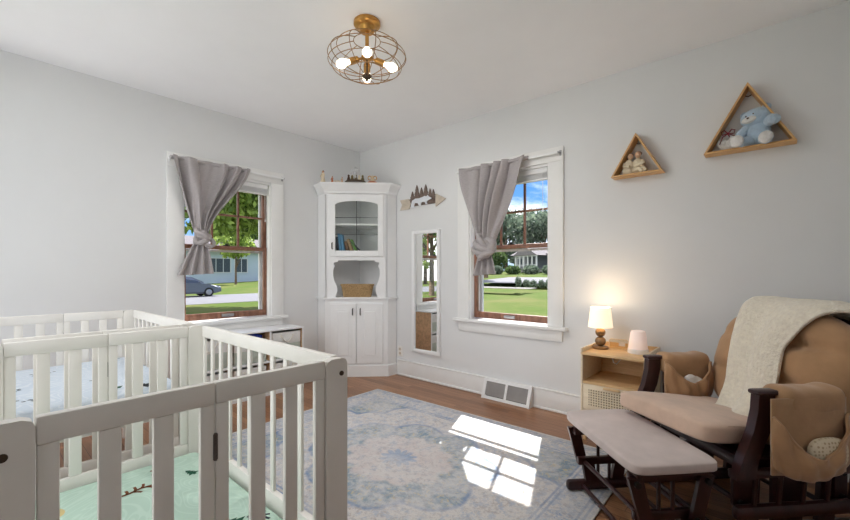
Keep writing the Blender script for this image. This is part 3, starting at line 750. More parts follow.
# couple figurine (one carved piece with hair parts)
zs = 1.8225
t_ = thing('couple_figurine', 'figurine of a seated couple holding a baby inside the small triangle shelf', 'figurine', (3.092, -.05, zs)); t_.scale = (1.12, 1, 1.08)
q = MB()
q.ell((-.045, 0, .03), (.036, .03, .034)); q.ell((-.042, -.002, .065), (.027, .022, .035)); q.cyl((-.037, -.004, .085), (-.034, -.006, .105), .009)
q.ell((.008, 0, .028), (.034, .03, .03)); q.ell((.008, -.002, .064), (.03, .023, .036)); q.cyl((.01, -.004, .085), (.012, -.006, .108), .010)
q.tube([(-.065, -.005, .078), (-.062, -.03, .055), (-.03, -.04, .048)], .010, 8); q.tube([(.035, -.005, .08), (.05, -.03, .058), (.03, -.045, .046)], .011, 8)
q.tube([(.012, -.01, .022), (.045, -.035, .03), (.062, -.04, .006)], .014, 8); q.tube([(-.01, -.012, .02), (.025, -.042, .026), (.045, -.05, .006)], .013, 8)
q.ell((.03, -.048, .052), (.036, .012, .012), Euler((0, -.35, 0)), 2)
q.mi = 1; q.ell((-.031, -.012, .118), (.017, .018, .020), sub=2); q.ell((.013, -.012, .122), (.018, .019, .021), sub=2)
q.build('carved_body', [M['felt'], M['skin']], t_, smooth=80)
q = MB(); q.ell((-.034, -.002, .123), (.02, .019, .019), sub=2); q.ell((-.043, .008, .112), (.013, .013, .016), sub=2); q.build('hair', M['hair'], t_)
q = MB(); q.ell((.015, -.003, .129), (.0195, .019, .017), sub=2); q.build('hair', M['hair'], t_)
# blue plush bear
zb_ = 1.871 + .0105
t_ = thing('plush_bear', 'light blue plush bear with white feet sitting in the large triangle shelf', 'soft toy', (3.752, -.055, zb_), radians(-8))
q = MB()
q.ell((0, 0, .085), (.062, .05, .08)); q.ell((-.008, -.012, .168), (.074, .058, .056), Euler((0, -.2, 0)))
q.tube([(.045, -.01, .125), (.07, -.05, .128), (.085, -.075, .118)], lambda t: .031 - .006 * abs(t - .5), 12); q.ell((.085, -.075, .118), (.03, .028, .028))
q.tube([(-.045, -.01, .115), (-.075, -.03, .08), (-.085, -.04, .055)], .027, 12); q.ell((-.085, -.04, .055), (.026, .026, .026))
q.tube([(-.03, -.01, .035), (-.065, -.05, .028), (-.075, -.075, .028)], .031, 12)
q.tube([(.03, -.01, .035), (.045, -.05, .026), (.05, -.078, .02)], .033, 12)
q.build('body', M['plushb'], t_, smooth=80)
for x, z in ((-.062, .198), (.04, .222)):
    q = MB(); q.ell((x, 0, z), (.024, .014, .022), sub=2); q.build('ear', M['plushb'], t_)
q = MB(); q.ell((-.03, -.058, .15), (.038, .022, .02), Euler((0, -.2, 0))); q.build('muzzle', M['plushw'], t_)
q = MB(); q.ell((-.045, -.062, .172), (.004, .003, .005), sub=2); q.ell((-.01, -.067, .178), (.004, .003, .005), sub=2); q.ell((-.033, -.080, .155), (.007, .004, .005), sub=2); q.build('face_stitching', M['hair'], t_)
for c_ in ((-.082, -.096, .028), (.052, -.10, .02)):
    q = MB(); q.ell(c_, (.034, .022, .035)); q.build('foot_sole', M['plushw'], t_)
t_ = thing('plush_lamb', 'white plush toy with a dark red ribbon bow, left of the blue bear', 'soft toy', (3.612, -.045, zb_), 0); t_.scale = (.85, .85, .95)
q = MB(); q.ell((0, 0, .042), (.06, .038, .042)); q.ell((-.03, -.01, .05), (.036, .032, .034)); q.ell((.03, -.005, .07), (.03, .03, .03)); q.build('body', M['plushw'], t_, smooth=80)
q = MB()
for sgn in (-1, 1):
    q.tube([(0, -.04, .105), (sgn * .022, -.045, .128), (sgn * .04, -.045, .12), (sgn * .034, -.043, .1), (0, -.04, .103)], .006, 8, flat=.5)
    q.tube([(0, -.04, .104), (sgn * .03, -.05, .085), (sgn * .05, -.046, .06 + .02 * sgn)], .005, 8, flat=.5)
q.ell((0, -.042, .104), (.009, .008, .009), sub=2); q.tube([(-.0, -.03, .1), (.01, .0, .085), (0, .02, .07)], .004, 6); q.build('ribbon_bow', M['ribbon'], t_)

# ------------------------------------------------------------------ cribs
def crib(name_label, loc):
    t_ = thing('crib', name_label, 'crib', loc, 0, 'white slatted cribs')
    hx, hy, Ht = .5735, .38, .872
    for sy in (-1, 1):
        y = sy * (hy - .0125); y0, y1 = y - .0125, y + .0125
        # side panel: rails, posts, slats
        q = MB(); q.b(-hx + .05, hx - .05, y0, y1, Ht - .052, Ht, .005); q.build('top_rail', M['crib'], t_)
        q = MB(); q.b(-hx + .05, hx - .05, y0, y1, .235, .315, .005); q.build('bottom_rail', M['crib'], t_)
        for sx in (-1, 1):
            q = MB(); xa, xb = sorted((sx * hx, sx * (hx - .062)))
            P = [(xa, 0), (xb, 0), (xb, Ht - .02), (xb - .005, Ht - .006), (xb - .02, Ht), (xa + .02, Ht), (xa + .005, Ht - .006), (xa, Ht - .02)]
            yy0, yy1 = sorted((sy * hy, sy * (hy - .075)))
            # post plate seen on the end: thin in x, wide in y
            Q = [(yy0, 0), (yy1, 0), (yy1, Ht - .018), (yy1 - .005, Ht - .005), (yy1 - .018, Ht), (yy0 + .018, Ht), (yy0 + .005, Ht - .005), (yy0, Ht - .018)]
            xa, xb = sorted((sx * hx, sx * (hx - .028)))
            q.prism([(xa, a, b_) for a, b_ in Q], (xb - xa, 0, 0))
            p_ = q.build('corner_post', M['crib'], t_, smooth=30)
            q = MB(); q.lathe([(.0075, 0), (.007, .003), (.003, .0035)], n=14); q.bm.transform(Matrix.Translation((sx * hx, sy * (hy - (.022 if sy > 0 else .034)), Ht - (.045 if sy > 0 else .058))) @ Matrix.Rotation(sx * pi / 2, 4, 'Y')); q.build('bolt', M['bronze'], p_)
        q = None
        n = 12
        for k in range(n):
            x = -.52 + 1.04 * k / (n - 1)
            q = MB(); q.b(x - .0125, x + .0125, y - .006, y + .006, .315, Ht - .052, .003); q.build('side_slat', M['crib'], t_)
    for sx in (-1, 1):
        x = sx * (hx - .014); x0, x1 = x - .011, x + .011
        for h in (-1, 1):
            ya, yb = sorted((h * .0012, h * (hy - .076)))
            q = MB(); q.b(x0, x1, ya, yb, Ht - .052, Ht, .004); q.build('end_rail', M['crib'], t_)
            q = MB(); q.b(x0, x1, ya, yb, .235, .315, .004); q.build('end_bottom_rail', M['crib'], t_)
            for (a, b_) in ((.0012, .032), (.085, .124), (.179, .216), (.272, .303)):
                ya, yb = sorted((h * a, h * b_)); q = MB(); q.b(x - .008, x + .008, ya, yb, .315, Ht - .052, .003); q.build('end_slat', M['crib'], t_)
        for z in (.72, .40):
            q = MB(); xo = x + sx * .009; q.cyl((xo, 0, z - .032), (xo, 0, z + .032), .0038, n=8); q.b(min(x, xo + sx * .001), max(x, xo + sx * .001), -.005, .005, z - .03, z + .03); q.build('hinge', M['hingem'], t_)
    q = MB(); q.b(-hx + .03, hx - .03, -hy + .03, hy - .03, .11, .125); q.build('base_board', M['crib'], t_)
    return t_
CR = (2.2865, -2.77); FARX = 1.045
crib('white crib nearest the front with the mint green mattress sheet', (CR[0], CR[1], 0))
far = crib('white crib against the left wall with the pale blue mattress sheet', (FARX, CR[1], 0))
# the far crib's board is set higher
for o in [c for c in bpy.data.objects if c.name.startswith('base_board')]: o.location.z = .055
for o in [c for c in bpy.data.objects if c.parent == far and c.name.startswith('base_board')]: o.location.z = .305

def tree_print(x, y, s, a):
    P = [(-.1, 0), (-.1, .15), (-.4, .15), (-.15, .45), (-.3, .45), (-.1, .72), (-.2, .72), (0, 1.05), (.2, .72), (.1, .72), (.3, .45), (.15, .45), (.4, .15), (.1, .15), (.1, 0)]
    return [(x + s * (u * cos(a) - v * sin(a)), y + s * (u * sin(a) + v * cos(a))) for u, v in P]
def mattress(loc, top, thick, m_, label, prints, under):
    t_ = thing('mattress', label, 'mattress', loc, 0, 'crib mattresses')
    q = MB(); q.box((0, 0, top - thick / 2 + .012), (1.08, .69, thick - .024), .035, seg=4)
    q.bm.verts.ensure_lookup_table()
    zt_ = top
    for v in q.bm.verts:
        if v.co.z > top - .05: v.co.z += .004 * noise.noise(v.co * 3)
    for kind, pts in prints:
        q.mi = kind
        f0 = len(q.bm.faces)
        vs = [q.bm.verts.new((a, b_, top + .0012)) for a, b_ in pts]; q.bm.faces.new(vs); q._fin(f0)
    q.keep = False
    q.build('fitted_sheet', [m_, M['pine'], M['antler'], M['ink'], M['sand']], t_)
    q = MB(); q.box((0, 0, top - thick + .01), (1.075, .685, .02), .009); q.build('underside', under, t_)
def stroke(pts, w_):
    L, R = [], []
    for i, p in enumerate(pts):
        a = Vector(pts[max(0, i - 1)]); b_ = Vector(pts[min(len(pts) - 1, i + 1)]); d = (b_ - a).normalized(); n_ = Vector((-d.y, d.x)) * w_
        L.append((p[0] + n_.x, p[1] + n_.y)); R.append((p[0] - n_.x, p[1] - n_.y))
    return L + list(reversed(R))
pr_ = []
rnd = random.Random(3)
def antler(x, y, s, a):
    T = lambda u, v: (x + s * (u * cos(a) - v * sin(a)), y + s * (u * sin(a) + v * cos(a)))
    pr_.append((2, stroke([T(0, 0), T(.3, .1), T(.6, .3), T(.9, .35)], .006)))
    for u0, v0, u1, v1 in ((.25, .09, .2, .35), (.45, .19, .42, .5), (.62, .3, .66, .6), (.4, .16, .65, .02), (.75, .32, .95, .16)): pr_.append((2, stroke([T(u0, v0), T((u0 + u1) / 2 + .03, (v0 + v1) / 2), T(u1, v1)], .005)))
antler(-.30, -.02, .12, 1.3); antler(.05, -.2, .12, .3); antler(-.4, .12, .12, 2.0)
for x, y, s, a in ((-.28, .245, .06, 1.9), (.20, .235, .08, 2.3), (.3, -.02, .08, .4), (.46, -.3, .08, 1.1)): pr_.append((1, tree_print(x, y, s, a)))
for k in range(9):
    a = k * .7; pr_.append((3, stroke([(.20 + .05 * cos(a) * (k / 9), .285 + .04 * sin(a) * (k / 9)), (.21 + .045 * cos(a + .6), .28 + .035 * sin(a + .6))], .005)))
pr_.append((4, [(-.34 + .04 * cos(2 * pi * k / 14), -.19 + .03 * sin(2 * pi * k / 14)) for k in range(14)]))
mattress((CR[0], CR[1], 0), .282, .10, M['mint'], 'mint green printed mattress lying low in the nearer crib', pr_, M['canvas'])
pr2 = []
for cx_, cy_ in ((.3, -.2), (.1, .1), (-.3, -.1), (.4, .2), (-.1, .27), (-.45, .2), (.05, -.25)):
    for k in range(9): a = rnd.random() * 6.3; r_ = rnd.random() * .045; x = cx_ + r_ * cos(a); y = cy_ + r_ * 1.6 * sin(a); pr2.append((3, [(x + .006 * cos(2 * pi * j / 8), y + .008 * sin(2 * pi * j / 8)) for j in range(8)]))
pr2.append((1, tree_print(.40, .02, .12, .6))); pr2.append((3, tree_print(.42, .24, .12, 2.6)))
mattress((FARX, CR[1], 0), .56, .124, M['bluesheet'], 'pale blue printed mattress set high in the crib by the left wall', pr2, M['navy'])

# ------------------------------------------------------------------ cube organiser under the left window (local: x along wall A to viewer's right, y into wall)
ORG = thing('cube_organizer', 'white cube shelf with fabric bins under the window on the left wall', 'shelf unit', (0, -1.50, 0), pi / 2)
ow, od, oh = .52, .335, .60; ty = -.026; fy_ = -od
q = MB(); q.b(-ow, ow, fy_, ty, oh - .016, oh, .002); q.build('top_panel', M['white'], ORG)
q = MB(); q.b(-ow + .016, ow - .016, fy_, ty, 0, .03); q.build('bottom_panel', M['white'], ORG)
q = MB(); q.b(-ow + .016, ow - .016, fy_ + .002, ty, .3, .316); q.build('shelf', M['white'], ORG)
for x in (-ow + .008, -.1775, .1775, ow - .008):
    q = MB(); q.b(x - .0075, x + .0075, fy_ + .006, ty, 0, oh - .016); p_ = q.build('upright_panel', M['particle'], ORG)
    q = MB(); q.b(x - .0085, x + .0085, fy_, fy_ + .006, 0, oh - .016); q.build('edge_band', M['white'], p_)
q = MB(); q.b(-ow + .016, ow - .016, ty - .004, ty, .03, oh - .016); q.build('back_panel', M['inner'], ORG)
def bin_(x, z, label, low=0.0):
    t_ = thing('storage_bin', label, 'storage bin', (.0 - 0, 0, 0), pi / 2, 'fabric bins in the cube shelf')
    # local axes match the organiser
    t_.location = (0, -1.50, 0)
    M_ = Matrix.Rotation(pi / 2, 4, 'Z'); off = M_ @ Vector((x, fy_ + .02, z)); t_.location = Vector((0, -1.50, 0)) + off
    w_, d_, h_ = .145, .26, .245 - low
    def shell(z0, z1, g=0.0):
        q = MB()
        q.b(-w_ - g, w_ + g, -g, .006, z0, z1, .003); q.b(-w_ - g, w_ + g, d_ - .006, d_ + g, z0, z1, .003); q.b(-w_ - g, -w_ + .006, .004, d_ - .004, z0, z1, .003); q.b(w_ - .006, w_ + g, .004, d_ - .004, z0, z1, .003); return q
    q = shell(.002, h_ * .55); q.b(-w_ + .004, w_ - .004, .004, d_ - .004, .002, .01); q.build('lower_band', M['sage'], t_)
    q = shell(h_ * .55, h_); q.build('upper_band', M['canvas'], t_)
    q = MB(); q.tube([(-.06 + .12 * k / 12, -.008 - .004 * sin(pi * k / 12), h_ * .87 - .06 * sin(pi * k / 12)) for k in range(13)], .006, 8)
    for sx in (-1, 1): q.ell((sx * .06, -.006, h_ * .87), (.01, .006, .01), sub=2)
    q.build('rope_handle', M['rope'], t_)
    return t_
bin_(.348, .3165, 'sage and white bin in the top right cube, nearest the corner cabinet')
bin_(0, .3165, 'sage and white bin in the top middle cube, under the blue cloth', .04)
bin_(-.348, .3165, 'sage and white bin in the top left cube of the shelf')
bin_(.348, .031, 'sage and white bin in the bottom right cube of the shelf')
bin_(0, .031, 'sage and white bin in the bottom middle cube of the shelf')
bin_(-.348, .031, 'sage and white bin in the bottom left cube of the shelf')
M_ = Matrix.Rotation(pi / 2, 4, 'Z'); off = M_ @ Vector((.01, fy_ + .15, .3165 + .207))
q = MB(); q.pillow((0, 0, .022), (.26, .22, .05), .6, .4, fn=lambda p: Vector((p.x, p.y, p.z + .008 * sin(p.x * 40)))); q.mi = 1; q.pillow((-.05, -.02, .03), (.12, .12, .04), .7, .5)
tag(q.build('folded_cloth', [M['bluef'], M['canvas']], loc=Vector((0, -1.50, 0)) + off, rz=pi / 2), 'bright blue folded cloth on top of the middle storage bin', 'cloth')

# ------------------------------------------------------------------ rug
q = MB(); q.box((0, 0, .006), (RUGX * 2, RUGY * 2, .011), .005)
tag(q.build('area_rug', M['rug'], loc=(2.095, -1.415, 0), rz=radians(1.5)), 'large faded blue and cream patterned rug on the wooden floor', 'rug')

# ------------------------------------------------------------------ nightstand and its things
NX, NY, NZ = 2.838, -.03, .592
NW, ND = .40, .39
ns = thing('nightstand', 'light wood bedside cabinet with open shelf and cane drawer by the chair', 'nightstand', (NX, NY, 0))
q = MB(); q.b(0, NW, -ND, 0, NZ - .016, NZ, .003); q.build('top', M['oak'], ns)
for x in (0, NW - .015):
    q = MB(); q.b(x, x + .015, -ND, 0, .12, NZ + .028, .004); q.build('side_panel', M['oakside'], ns)
q = MB(); q.b(.015, NW - .015, -.012, 0, .12, NZ + .028, .003); q.build('back_panel', M['oak'], ns)
q = MB(); q.b(.015, NW - .015, -ND + .004, -.012, .385, .40); q.build('shelf', M['oak'], ns)
q = MB(); q.b(.015, NW - .015, -ND + .004, -.012, .12, .135); q.build('bottom_panel', M['oak'], ns)
dr_ = MB(); dr_.b(.017, NW - .017, -ND, -ND + .016, .215, .383, .002); dw = dr_.build('drawer_front', M['oakside'], ns)
q = MB(); q.b(.055, NW - .055, -ND - .002, -ND + .001, .243, .352); q.build('cane_panel', M['cane'], dw)
q = MB(); q.b(.15, NW - .15, -ND - .012, -ND, .366, .381, .003); q.build('pull', M['oak'], dw)
q = MB(); q.b(.017, NW - .017, -ND + .003, -ND + .014, .137, .21, .002); q.build('lower_front', M['oakside'], ns)
for x in (.02, NW - .02):
    for y in (-ND + .03, -.03):
        q = MB(); q.cyl((x, y, 0), (x, y, .12), .012, .016); q.build('leg', M['oak'], ns)
t_ = thing('table_lamp', 'small lit table lamp with two stacked balls on the light wood nightstand', 'table lamp', (2.898, -.2, NZ))
q = MB(); q.lathe([(.052, 0), (.054, .004), (.054, .014), (.048, .018)], n=28); q.build('base', M['ceram'], t_)
q = MB(); q.ell((0, 0, .052), (.036, .036, .035)); q.ell((0, 0, .115), (.034, .034, .033)); q.cyl((0, 0, .01), (0, 0, .17), .007); q.build('stem', M['ceram'], t_)
q = MB(); q.lathe([(.082, .152), (.066, .292), (.064, .292), (.080, .152)], n=40); q.bm.faces.ensure_lookup_table()
sh = q.build('lamp_shade', M['shade'], t_)
q = MB(); q.ell((0, 0, .2), (.02, .02, .028), sub=2); q.cyl((0, 0, .165), (0, 0, .18), .01); bl = q.build('bulb', M['bulb'], t_)
for zz in (.225, .30):
    L = bpy.data.lights.new('lamp_light', 'POINT'); L.energy = .8; L.color = (1, .78, .52); L.shadow_soft_size = .02
    lo = bpy.data.objects.new('lamp_light', L); COL.objects.link(lo); lo.parent = t_; lo.location = (0, 0, zz)
t_ = thing('night_light', 'white cone-shaped night light glowing pink on the nightstand', 'night light', (3.14, -.2, NZ))
q = MB(); q.lathe([(.062, 0), (.064, .006), (.062, .03), (.06, .032)], n=36); q.build('base', M['plastic'], t_)
q = MB(); q.lathe([(.059, .032), (.046, .135), (.04, .148), (.02, .153), (.002, .153)], n=36); q.build('shade', M['night'], t_)
t_ = thing('photo_holder', 'small clear stand with a tan square, between the lamp and night light', 'stand', (3.01, -.17, NZ), radians(8))
q = MB(); q.box((0, 0, .036), (.115, .012, .068), .005); q.build('clear_block', M['acrylic'], t_)
q = MB(); q.tube([(-.06, 0, .003), (-.06, 0, .065), (-.05, 0, .073), (.05, 0, .073), (.06, 0, .065), (.06, 0, .003)], .003, 6, True); q.build('rim', M['oakside'], t_)
q = MB(); q.box((.022, -.0075, .042), (.04, .002, .028), .0005); q.build('tan_square', M['palew'], t_)
q = MB(); q.tube([(0, .05, 0), (.01, 0, -.02), (.03, -.03, -.05), (.045, -.02, -.06), (.06, .02, -.035), (.07, .08, -.02)], .004, 6)
tag(q.build('power_cord', M['plastic'], loc=(2.965, -.2, NZ - .03)), 'thin white cord hanging inside the open nightstand shelf', 'cord')

# ------------------------------------------------------------------ glider chair (x right of viewer, y back)
CO = Vector((3.4375, -.945, 0)); CA = radians(-43)
GM = Matrix.Translation(CO) @ Matrix.Rotation(CA, 4, 'Z')
gl = thing('glider_chair', 'dark wood nursing glider with tan cushions and pocketed armrests', 'armchair', CO, CA)
D_ = M['mahog']
# base
for sx in (-1, 1):
    x = sx * .235
    q = MB(); q.b(x - .022, x + .022, .02, .74, .0, .055, .018); sk = q.build('skid', D_, gl)
    for y in (.2, .56):
        q = MB(); q.prism([(x - .011, y - .04, .05), (x - .011, y + .04, .05), (x - .011, y + .05, .27), (x - .011, y - .02, .27)], (.022, 0, 0)); q.build('base_post', D_, gl)
    q = MB(); q.b(x - .016, x + .016, .12, .64, .255, .295, .008); q.build('base_rail', D_, gl)
    q = MB(); q.b(x - .008, x + .008, .31, .45, .05, .26); q.build('base_panel', D_, gl)
    for y in (.13, .60):
        q = MB(); q.prism([(x + sx * .03 - .007, y - .03, .16), (x + sx * .03 - .007, y + .03, .16), (x + sx * .03 - .007, y + .03, .31), (x + sx * .03 - .007, y - .03, .31)], (.014, 0, 0)); lk = q.build('swing_link', D_, gl)
        for z in (.175, .28):
            q = MB(); q.cyl((x + sx * .03 - .02, y, z), (x + sx * .03 + .02, y, z), .013, n=12); q.build('bolt', M['black'], lk)
    q = MB(); q.b(sx * .305 - .02, sx * .305 + .02, .07, .74, .125, .185, .02); q.build('lower_rail', D_, gl)
    for y in (.16, .27, .38, .49, .60):
        q = MB(); q.cyl((sx * .305, y, .18), (sx * .318, y, .32), .009, n=10); q.build('lower_spindle', D_, gl)
for y, z in ((.08, .03), (.66, .03), (.2, .13), (.56, .13)):
    q = MB(); q.cyl((-.235, y, z), (.235, y, z), .012); q.build('cross_rod', D_, gl)
# seat frame
q = MB()
for sx in (-1, 1): q.b(sx * .285 - .018, sx * .285 + .018, .10, .66, .315, .365, .006)
q.b(-.28, .28, .10, .135, .325, .375, .006); q.b(-.28, .28, .60, .64, .315, .365, .006); q.b(-.28, .28, .17, .6, .34, .355); q.build('seat_frame', D_, gl)
# arms
for sx in (-1, 1):
    x = sx * .335
    P = [(.04, .31), (.12, .31), (.14, .40), (.185, .5), (.202, .58), (.206, .648), (.136, .648), (.131, .58), (.112, .5), (.068, .40)]
    q = MB(); q.prism([(x - .019, a, b_) for a, b_ in P], (.038, 0, 0)); q.build('arm_post', D_, gl, smooth=30)
    q = MB(); q.b(x - .027, x + .027, .125, .49, .642, .662, .009); q.build('arm_rail', D_, gl)
    q = MB(); q.b(x - .015, x + .015, .42, .49, .335, .648, .006); q.build('rear_arm_post', D_, gl)
    q = MB(); q.b(sx * .335 - .015, sx * .335 + .015, .06, .60, .31, .345, .008); q.build('side_rail', D_, gl)
    for y in (.24, .29, .34, .39):
        q = MB(); q.cyl((x, y, .34), (x, y, .655), .008, n=10); q.build('arm_spindle', D_, gl)
    # padded sleeve wrapped over the arm rail
    q = MB()
    def pad(s, t, x=x, sx=sx):
        a = 2 * pi * s; sg = lambda v, e: math.copysign(abs(v) ** e, v)
        end = 1 - abs(2 * t - 1) ** 9 * .3
        cz = .668 + .004 * sin(9 * t)
        return Vector((x + .066 * end * sg(cos(a), .65) , (.21 + .27 * t), cz - .05 + .056 * end * sg(sin(a), .7) + .003 * sin(14 * t + 3 * s)))
    q.grid(pad, 28, 24, True)
    for t in (0.0, 1.0):
        pass
    q.bm.verts.ensure_lookup_table()
    be = [e for e in q.bm.edges if len(e.link_faces) == 1]
    bmesh.ops.holes_fill(q.bm, edges=be, sides=0)
    q.build('arm_pad', M['tan'], gl, smooth=60)
    side = sx * 1.0
    for inner in ((-1, 1) if sx > 0 else (1,)):       # outward pocket, and the one facing the seat
        outw = sx if inner > 0 else -sx
        if sx < 0: outw = 1
        depth0 = .315 if sx > 0 and outw == sx else .235
        big = depth0 > .3
        y0_, y1_ = (.145, .475) if big else (.2, .475)
        def back(s, t):
            y = y0_ + .005 + (y1_ - y0_ - .01) * s
            return Vector((x + outw * (.054 + .006 * sin(pi * s)), y, .64 - (depth0 - .02) * t))
        def front(s, t):
            # sagging front pocket panel with a rounded bottom
            y = y0_ + (y1_ - y0_) * s
            top = (.575 - .15 * sin(pi * s ** .9) ** 1.1) if big else (.63 - .105 * sin(pi * s) ** 1.1)
            bot = .64 - depth0 * (.80 + .20 * sin(pi * s) ** .6)
            z = top + (bot - top) * t
            bulge = .055 * sin(pi * s) ** .8 * sin(pi * (.34 + .62 * t)) ** .8
            crease = .006 * sin(18 * s + 5 * t) * (1 - t) + .004 * sin(31 * s - 6 * t)
            return Vector((x + outw * (.066 + bulge + crease), y + .018 * sin(pi * t) * (s - .5), z))
        q = MB(); q.grid(back, 16, 10); q.build('pocket_back', M['tan'], gl, solid=.008, smooth=80)
        q = MB(); q.grid(front, 40, 18); pk = q.build('arm_pocket', M['tan'], gl, solid=.007, smooth=80)
        q = MB(); q.tube([front(k / 30, 0) for k in range(31)], .006, 6); q.build('pocket_hem', M['tan'], pk)
# back frame
tilt = radians(20); ct, st = cos(tilt), sin(tilt)
def bk(x, h, d=0.0): return Vector((x, .58 + h * st + d * ct, .38 + h * ct - d * st))
q = MB()
for sx in (-1, 1): q.tube([bk(sx * .29, -.05, .03), bk(sx * .29, .2, .03), bk(sx * .285, .40, .03), bk(sx * .27, .51, .035)], .02, 8)
q.build('back_post', D_, gl)
q = MB(); q.tube([bk(-.29 + .58 * k / 14, .505 + .05 * sin(pi * k / 14), .035) for k in range(15)], .024, 10, flat=1.3); q.build('crest_rail', D_, gl)
for k in range(5):
    q = MB(); x = -.2 + .1 * k; q.cyl(bk(x, -.02, .03), bk(x, .51, .03), .009, n=10); q.build('back_spindle', D_, gl)
# back cushion: puffy with three horizontal tucks
def bc(p):
    x, y, z = p            # local: x width, y thickness, z height before tilt
    u = x / .3; w = z / .3
    top = 1 - .16 * max(0, w) ** 2 * u * u
    zz = z * top
    tuck = 0
    for c_ in (-.085, .105): tuck += math.exp(-((z - c_) / .022) ** 2)
    yy = y * (1 - .26 * tuck * (1 - .3 * u * u))
    but = sum(math.exp(-(((x - bx) / .04) ** 2 + ((z - bz) / .04) ** 2)) for bx in (-.12, .12) for bz in (-.085, .105))
    yy = yy * (1 - .35 * min(1, but))
    yy += .006 * noise.noise(Vector((x * 9, 3 if y > 0 else 7, z * 9)))
    return Vector((x * (1 + .04 * math.cos(w * 2)), yy, zz))
q = MB()
# build as a disc in the xz plane with thickness profile
def cush(s, t):
    a = 2 * pi * s; sg = lambda v, e: math.copysign(abs(v) ** e, v)
    ph = -pi / 2 + pi * t
    cx_, cz_ = sg(cos(a), .55), sg(sin(a), .62)
    rad = abs(cos(ph)) ** .55
    thick = sg(sin(ph), .8)
    return bc(Vector((.325 * cx_ * rad, .10 * thick, .29 * cz_ * rad)))
q.grid(cush, 96, 40, True); bmesh.ops.remove_doubles(q.bm, verts=q.bm.verts, dist=1e-4)
q.bm.transform(Matrix.Translation(bk(0, .285, -.085)) @ Matrix.Rotation(-tilt, 4, 'X'))
q.build('back_cushion', M['tan'], gl, smooth=80)
# seat cushion (turned a little on its frame)
def sc(p):
    p = p.copy(); p.z += .008 * noise.noise(Vector((p.x * 4, p.y * 4, 1))); p.z += .012 * (1 - (p.x / .3) ** 2) * (1 if p.z > 0 else 0)
    if p.y > -.1 and abs(p.x) > .25: p.x *= .97
    return p
q = MB(); q.pillow((.0, .205, .435), (.52, .60, .085), .32, .2, Euler((radians(-7), 0, radians(9))), 72, sc)
q.build('seat_cushion', M['seat'], gl, smooth=60)

# blanket over the back
def prof(t):
    """path over the back in (h, d): behind -> over the top -> down the cushion front"""
    P = [(.22, .085), (.42, .085), (.56, .075), (.605, .03), (.625, -.06), (.595, -.14), (.52, -.195), (.40, -.21), (.27, -.21), (.15, -.21), (.07, -.235), (.005, -.27), (-.03, -.315)]
    f = t * (len(P) - 1); i = min(int(f), len(P) - 2); a = f - i
    p0, p1, p2, p3 = P[max(0, i - 1)], P[i], P[i + 1], P[min(len(P) - 1, i + 2)]
    cr = lambda k: .5 * (2 * p1[k] + (-p0[k] + p2[k]) * a + (2 * p0[k] - 5 * p1[k] + 4 * p2[k] - p3[k]) * a * a + (-p0[k] + 3 * p1[k] - 3 * p2[k] + p3[k]) * a ** 3)
    return cr(0), cr(1)
def blk(s, t):
    h, d = prof(t)
    k = max(0, (t - .38) / .62)
    L = -.20 + .17 * k + .012 * sin(7 * t); R = .33 - .22 * min(1, k * 2.6) ** .7 + .10 * max(0, k - .4)
    x = L + (R - L) * s
    if t < .62: h -= .9 * max(0, abs(x) - .17) ** 1.5 * min(1, (.62 - t) * 6)
    fold = .012 * sin(s * 9 + 2.5 * t) * (.4 + k) + .007 * noise.noise(Vector((s * 5, t * 4, 3))) + .003 * noise.noise(Vector((s * 22, t * 22, 1)))
    return bk(x, h, d - fold - .004) + Vector((0, 0, .004 * noise.noise(Vector((x * 12, t * 9, 0)))))
q = MB(); q.grid(blk, 70, 80)
o = q.build('throw_blanket', M['fleece'], None, CO, CA, 80, solid=.016)
tag(o, 'cream fleece blanket draped over the back of the tan glider chair', 'blanket')
# things in the pockets
q = MB(); q.pillow((0, 0, 0), (.05, .11, .09), .8, .8, fn=lambda p: p * (1 + .3 * noise.noise(p * 30)), n=36)
o = q.build('burp_cloth', M['cloth'], None, GM @ Vector((-.335 + .082, .345, .52)), CA, 80); tag(o, 'crumpled white cloth tucked in the left armrest pocket', 'cloth')
q = MB(); q.pillow((0, 0, 0), (.040, .16, .12), .7, .6, fn=lambda p: p * (1 + .06 * noise.noise(p * 14)), n=40)
o = q.build('nursing_pad', M['dotted'], None, GM @ Vector((.335 + .084, .355, .435)), CA, 80); tag(o, 'cream dotted cloth bundle in the right armrest pocket', 'cloth')

